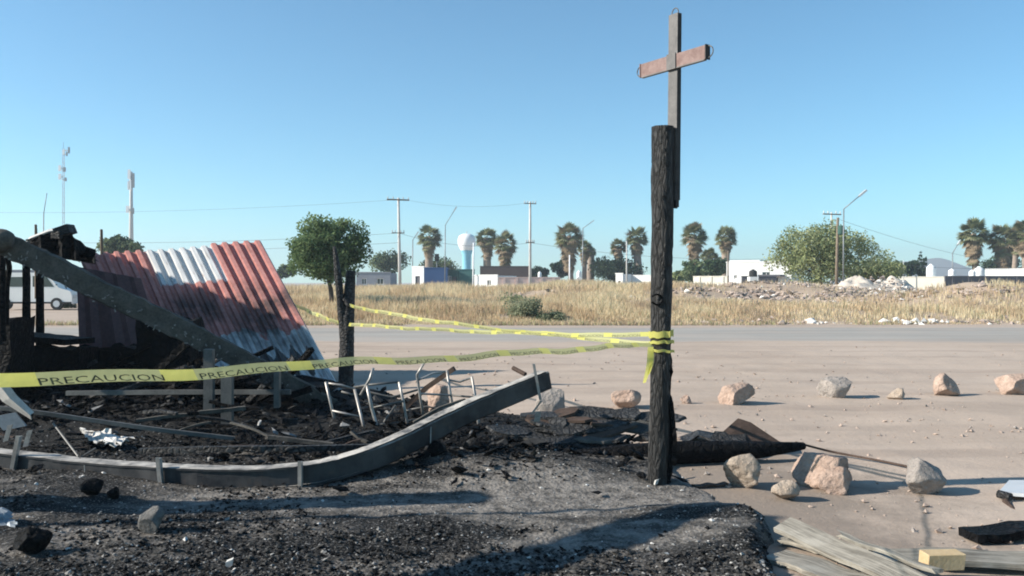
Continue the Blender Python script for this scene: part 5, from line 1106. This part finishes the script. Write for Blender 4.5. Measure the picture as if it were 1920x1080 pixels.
def wh_extra(loc, w, h, depth):
    mb = MB(); mb.box(-w * .5, -w * .02, 1.5, 4, h + .002, h + .35); loc(mb, 'upper_block', 'wall_white')
    mb = MB(); mb.box(w * .05, w * .40, -3.0, -.01, h * .50, h * .56); loc(mb, 'carport_roof', 'wall_slate')
house('white_house', 'large white flat-roofed house beside the airy tree', 1362, 1482, 492, 110, 'wall_white', 8, -0.50, wins=((.12, .17, .42, .55), (.56, .68, .5, .66)), doors=((.30, .52, 0, .46), (.74, .8, 0, .45)), extra=wh_extra)
wall_thing('dark grey gate wall in front of the large white house', 1391, 1456, 519, 100, 'wall_slate', 'gate_wall')
wall_thing('cream low house wall with rooftop tanks at right', 1683, 1772, 520, 104, 'wall_cream', th=5, rz=-0.45)
wall_thing('long dark slate wall running to the right edge', 1766, 1990, 519, 96, 'wall_slate', y_bot=556, rz=0.10, piers=7)
house('white_house', 'white house with sloping parapet behind the slate wall at the right edge', 1857, 1985, 505, 108, 'wall_white', 7, -0.50, wins=((.3, .4, .4, .65),))
wall_thing('pale stone wall stub on the rubble right of the post', 1288, 1322, 532, 75, 'wall_cream', y_bot=550)
wall_thing('grey street wall seen between the burnt posts at left', -60, 100, 508, 70, 'wall_grey', y_bot=580)
def lathe(name, prof, c, mat, parent=None, seg=20):
    vs = [Vector(c) + Vector((r_ * math.cos(2 * math.pi * j / seg), r_ * math.sin(2 * math.pi * j / seg), z_)) for r_, z_ in prof for j in range(seg)]
    fs = [(i * seg + j, i * seg + (j + 1) % seg, (i + 1) * seg + (j + 1) % seg, (i + 1) * seg + j) for i in range(len(prof) - 1) for j in range(seg)]
    return mobj(name, vs, fs, mat, parent, smooth=True)
def tank(label, px, y0, y1, w, d, mat):
    b = P(px, y1, d); r_ = w / F * d / 2; h = (y1 - y0) / F * d; root = empty('water_tank', b, label, 'water tank', 'rooftop water tanks'); 
    lathe('tank_body', [(0, 0), (r_ * .97, 0), (r_, h * .1), (r_ * .97, h * .3), (r_, h * .4), (r_ * .97, h * .55), (r_, h * .65), (r_ * .8, h * .82), (r_ * .35, h * .92)], b, mat, root); lathe('lid', [(r_ * .35, h * .905), (r_ * .36, h), (0, h)], b, mat, root)
    mb = MB(); mb.box(b.x - r_ * 1.1, b.x + r_ * 1.1, d - r_ * 1.1, d + r_ * 1.1, b.z - .5, b.z - .003); mb.build('stand', 'wall_white', root)
tank('tallest white rooftop tank beside the conifer', 1746, 495, 519, 17, 106, 'antenna_white'); tank('small white rooftop tank left of the long slate wall', 1785, 504, 517, 13, 102, 'antenna_white'); tank('white rooftop tank below the leftmost right-edge palm', 1836, 500, 518, 18, 104, 'antenna_white'); tank('pale tank right next to the one below the palm', 1823, 506, 518, 12, 103, 'antenna_white'); tank('black tank standing in front of the large white house', 1412, 505, 519, 15, 99, 'rubber'); tank('white tank at the foot of the double palm', 1086, 507, 520, 9, 106, 'antenna_white'); tank('small white tank on the long pink wall', 1012, 509, 520, 7, 106, 'antenna_white')

# ---- water tower: white bulb on pale blue shaft
wt = empty('water_tower', P(875, 530, 240), 'white mushroom-shaped water tower on a pale blue shaft', 'water tower'); b = P(875, 530, 240); k = 240 / F
lathe('shaft', [(1.25, 0), (1.2, 30 * k), (1.25, 52 * k), (1.7, 60 * k)], b, 'tank_blue', wt, 24)
lathe('tank', [(1.4, 58 * k), (13 * k, 64 * k), (16.5 * k, 72 * k), (16.5 * k, 82 * k), (14 * k, 88 * k), (7 * k, 91.5 * k), (0, 92 * k)], b, 'antenna_white', wt, 28)
mb = MB(); mb.tube([b + Vector((0, 0, 92 * k)), b + Vector((0, 0, 96 * k))], .15, 6); mb.build('vent', 'pale_metal', wt)

# ---- poles, lamps, masts
def pole(label, px, y_top, d, r, mat, y_base=540, arms=(), name='utility_pole', group='utility poles', cat='pole', lean=0):
    a = P(px - lean, y_base, d); b = P(px, y_top, d); root = empty(name, a, label, cat, group); mb = MB(); mb.tube([a, a.lerp(b, .5), b], [r, r * .85, r * .7], 8); mb.build('shaft', mat, root, smooth=True)
    for (y_, hw, th) in arms:
        c = P(px, y_, d); mb = MB(); ax = Vector((hw, hw * .35, 0)); mb.obox(c + Vector((0, -r - .06, 0)), ax, Vector((-.35 * .06, .06, 0)), (0, 0, th)); arm = mb.build('crossarm', 'wood_pole', root)
        for q in (-.92, -.45, .45, .92):
            p = c + ax * q + Vector((0, -r - .06, th)); mb = MB(); mb.tube([p, p + Vector((0, 0, .18)), p + Vector((0, 0, .3))], [.05, .07, .03], 6); mb.build('insulator', 'pale_metal', arm)
    return root
pole('pale concrete utility pole with a wide crossarm, left of the lone palm', 747, 371, 100, .20, 'concrete_pole', arms=((375, 1.25, .08), (437, .7, .05)), lean=-3)
pole('pale concrete utility pole right of the palm pair', 994, 378, 100, .18, 'concrete_pole', arms=((382, .7, .05), (455, .5, .05)))
pole('wooden utility pole with a high crossarm in front of the airy tree', 1571, 408, 66, .14, 'wood_pole', y_base=552, lean=3)
pole('utility pole top with crossarm just left of the wooden pole', 1559, 398, 95, .13, 'concrete_pole', arms=((402, 1.15, .06),))
pole('thin pale pole right of the water tower', 888, 455, 105, .11, 'antenna_white', lean=1)
pole('thin grey pole between the two palms left of the cross post', 1175, 452, 105, .10, 'concrete_pole'); pole('thin pole in front of the darker palm right of the post', 1365, 470, 100, .09, 'wood_pole'); pole('slim pale pole below the tallest shaggy palm', 1068, 478, 104, .10, 'antenna_white'); pole('thin white pole at the left of the white house carport', 1421, 500, 98, .05, 'pale_metal'); pole('thin flag pole on the cream house at right', 1694, 487, 104, .05, 'pale_metal')
# transformer box on the wooden pole side
tb = empty('pole_transformer', P(1577, 440, 65.6), 'dark transformer drum hung on the wooden utility pole', 'transformer'); lathe('drum', [(0, 0), (.24, 0), (.25, .1), (.25, .62), (.2, .7), (0, .72)], P(1577, 440, 65.6), 'green_paint', tb, 14); mb = MB(); mb.obox(P(1574, 436, 65.75), (.05, 0, 0), (0, .12, 0), (0, 0, .05)); mb.build('bracket', 'grey_metal', tb)
def lamp(label, pts, d, r=.06, head=True):
    root = empty('street_lamp', P(pts[0][0], pts[0][1], d), label, 'street lamp', 'street lamps'); mb = MB(); mb.tube([P(x_, y_, d) for x_, y_ in pts[:2]], [r * 1.2, r * .9], 8); mb.build('shaft', 'grey_metal', root, smooth=True)
    mb = MB(); mb.tube([P(x_, y_, d) for x_, y_ in pts[1:]], r * .75, 6); arm_ = mb.build('arm', 'grey_metal', root, smooth=True)
    if head:
        e = P(pts[-1][0], pts[-1][1], d); q = (e - P(pts[-2][0], pts[-2][1], d)).normalized(); mb = MB(); mb.obox(e + q * .3, q * .35, Vector((0, .12, 0)), q.cross(Vector((0, 1, 0))) * .07); mb.build('lamp_head', 'pale_metal', arm_)
lamp('street lamp with a bent arm between the lone palm and the water tower', [(834, 540), (835, 422), (851, 396)], 108); lamp('street lamp with a bent arm rising beside the wooden utility pole', [(1581, 548), (1582, 392), (1612, 367)], 64, .05); lamp('short street lamp right of the first concrete pole', [(773, 540), (774, 450), (780, 441)], 120, .07); lamp('street lamp arm showing right of the tallest shaggy palm', [(1092, 540), (1093, 428), (1107, 418)], 125, .07); lamp('thin street lamp at far left rising behind the black roof corner', [(80, 540), (82, 400), (88, 362)], 95, .06, False); lamp('street lamp left of the leftmost right-edge palm', [(1786, 530), (1786, 475), (1796, 458)], 120, .07)
tl = empty('traffic_signal', P(819, 495, 118), 'small dark signal head between the lone palm and the street lamp', 'traffic signal'); mb = MB(); c = P(819, 483, 118); mb.obox(c, (.28, 0, 0), (0, .2, 0), (0, 0, .5)); mb.build('signal_head', 'rubber', tl, rough=.02); mb = MB(); mb.tube([P(819, 540, 118), c], .07, 6); mb.build('shaft', 'grey_metal', tl)
def mast(label, px, y_top, d, w, panels, y_base=545, tip=None):
    k = d / F; root = empty('telecom_mast', P(px, y_base, d), label, 'telecom mast', 'telecom masts'); a = P(px, y_base, d); b = P(px, y_top, d)
    if w > 2:     # lattice
        leg = MB(); hw = w / 2 * k
        for (dx, dy) in ((-hw, 0), (hw, 0), (0, hw * 1.6)):
            l_ = MB(); l_.tube([a + Vector((dx, dy, 0)), b + Vector((dx * .8, dy * .8, 0))], .09, 6); l_.build('leg', 'pale_metal', root)
        n = 34
        for i in range(n):
            q0 = a.lerp(b, i / n); q1 = a.lerp(b, (i + 1) / n); s_ = hw if i % 2 else -hw; leg.tube([q0 + Vector((-s_, 0, 0)), q1 + Vector((s_, 0, 0))], .05, 4); leg.tube([q0 + Vector((0, hw * 1.6, 0)), q1 + Vector((s_, 0, 0))], .05, 4)
        leg.build('lattice', 'pale_metal', root)
    else:
        mb = MB(); mb.tube([a, a.lerp(b, .6), b], [.75, .5, .32], 12); mb.build('shaft', 'concrete_pole', root, smooth=True)
    if tip: mb = MB(); mb.tube([b, P(px, tip, d)], .06, 5); mb.build('lightning_rod', 'grey_metal', root)
    for (x_, y0, y1, ww) in panels:
        p0 = P(x_, y1, d - .5); p1 = P(x_, y0, d - .5); mb = MB(); mb.box(p0.x - ww * k / 2, p0.x + ww * k / 2, d - .9, d - .6, p0.z, p1.z); pn = mb.build('antenna_panel', 'antenna_white' if x_ <= px + 1 else 'grey_metal', root)
        mb = MB(); c_ = (p0 + p1) / 2; mb.obox((c_ + Vector((b.x, d, c_.z))) / 2, ((b.x - c_.x) / 2 if abs(b.x - c_.x) > .1 else .1, 0, 0), (0, .3, 0), (0, 0, .12)); mb.build('panel_arm', 'pale_metal', pn)
mast('tall slender lattice telecom mast at far left', 119, 278, 260, 4, [(113, 310, 321, 5), (122, 314, 322, 4), (113, 326, 337, 5), (124, 333, 340, 3), (120, 281, 290, 4), (130, 276, 288, 3), (126, 285, 293, 2)], tip=266)
mast('stouter telecom pole with stacked white antenna panels right of the lattice mast', 246, 322, 220, 2, [(243, 318, 336, 5), (251, 325, 352, 3.5), (242, 340, 356, 3.5), (240, 386, 399, 5.5), (250, 390, 401, 4), (245, 338, 356, 4)])
# overhead cables
def cable(label, p0, p1, sag, r=.011):
    pts = [Vector(p0).lerp(Vector(p1), q) - Vector((0, 0, sag * 4 * q * (1 - q))) for q in np.linspace(0, 1, 25)]; mb = MB(); mb.tube(pts, r, 5); tag(mb.build('overhead_cable', 'cable'), label, 'cable', 'overhead cables')
cable('overhead cable from the crossarm of the left concrete pole to the right concrete pole', P(757, 374, 99.7), P(986, 381, 99.8), .6); cable('faint overhead cable running left from the left concrete pole', P(736, 375, 99.7), P(-40, 398, 105), .5); cable('low overhead cable between the two concrete poles', P(748, 437, 99.7), P(994, 455, 99.7), .9, .017); cable('low overhead cable from the right concrete pole behind the cross post', P(994, 455, 99.7), P(1560, 480, 94.8), 1.0, .017); cable('low overhead cable left of the left concrete pole above the red roof', P(747, 437, 99.7), P(-40, 452, 105), .6, .017); cable('second low overhead cable above the red roof', P(747, 455, 99.7), P(-40, 470, 105), .5, .017); cable('overhead cable sloping down right of the wooden pole', P(1575, 412, 66), P(1990, 500, 110), 1.0, .012); cable('low overhead cable further right past the palms at right', P(1560, 480, 94.8), P(1990, 498, 100), .8, .017)

# ---- white van parked in the street behind the burnt posts
vd = 48; vz = 0.02; vb = Vector(((58 - 960) / F * vd, vd, vz)); van = empty('parked_van', vb, 'white van parked in the street behind the black burnt posts', 'van')
def vp(x_, z_, y_=0): return vb + Vector((x_, y_, z_))
side = [(-2.3, .35), (-2.3, 1.95), (-2.2, 2.1), (0.6, 2.1), (0.95, 2.0), (1.55, 1.25), (2.2, 1.05), (2.3, .8), (2.3, .35)]
n = len(side); mb = MB(); mb.add([vp(a, b) for a, b in side] + [vp(a, b, 1.7) for a, b in side], [tuple(range(n)), tuple(range(2 * n - 1, n - 1, -1))] + [(j, n + j, n + (j + 1) % n, (j + 1) % n) for j in range(n)]); mb.build('body', 'wall_white', van)
for pts in ([(0.1, 1.3), (0.1, 1.9), (0.85, 1.9), (1.3, 1.3)], [(-1.9, 1.3), (-1.9, 1.85), (-.3, 1.85), (-.3, 1.3)]):
    mb = MB(); mb.add([vp(a, b, -.012) for a, b in pts] + [vp(a, b, -.002) for a, b in pts], [(0, 1, 2, 3), (7, 6, 5, 4)] + [(j, 4 + j, 4 + (j + 1) % 4, (j + 1) % 4) for j in range(4)]); mb.build('side_window', 'glass_dark', van)
for x_ in (-1.45, 1.45):
    mb = MB(); mb.tube([vp(x_, .34, -.03), vp(x_, .34, .2)], .34, 20); wh = mb.build('wheel', 'rubber', van); mb = MB(); mb.tube([vp(x_, .34, -.045), vp(x_, .34, -.028)], .19, 14); mb.build('rim', 'pale_metal', wh)
mb = MB(); mb.obox(vp(2.31, .75, .3), (.02, 0, 0), (0, .2, 0), (0, 0, .1)); mb.build('headlight', 'pale_metal', van)
mb = MB(); mb.obox(vp(0, .40, -.02), (2.28, 0, 0), (0, .015, 0), (0, 0, .05)); mb.build('sill_trim', 'rubber', van)

# ---- thin warm-weather haze that pales the far hill
mb = MB(); mb.box(-2600, 2600, -60, 1900, -4, 75)
t = NT('haze_air'); pv = t.n('ShaderNodeVolumePrincipled'); pv.inputs['Color'].default_value = (0.80, 0.90, 1.0, 1); pv.inputs['Density'].default_value = 0.0006; pv.inputs['Anisotropy'].default_value = 0.2
t.l(pv.outputs[0], t.out.inputs['Volume'])
hz_ = mb.build('haze', 'haze_air'); tag(hz_, kind='stuff')
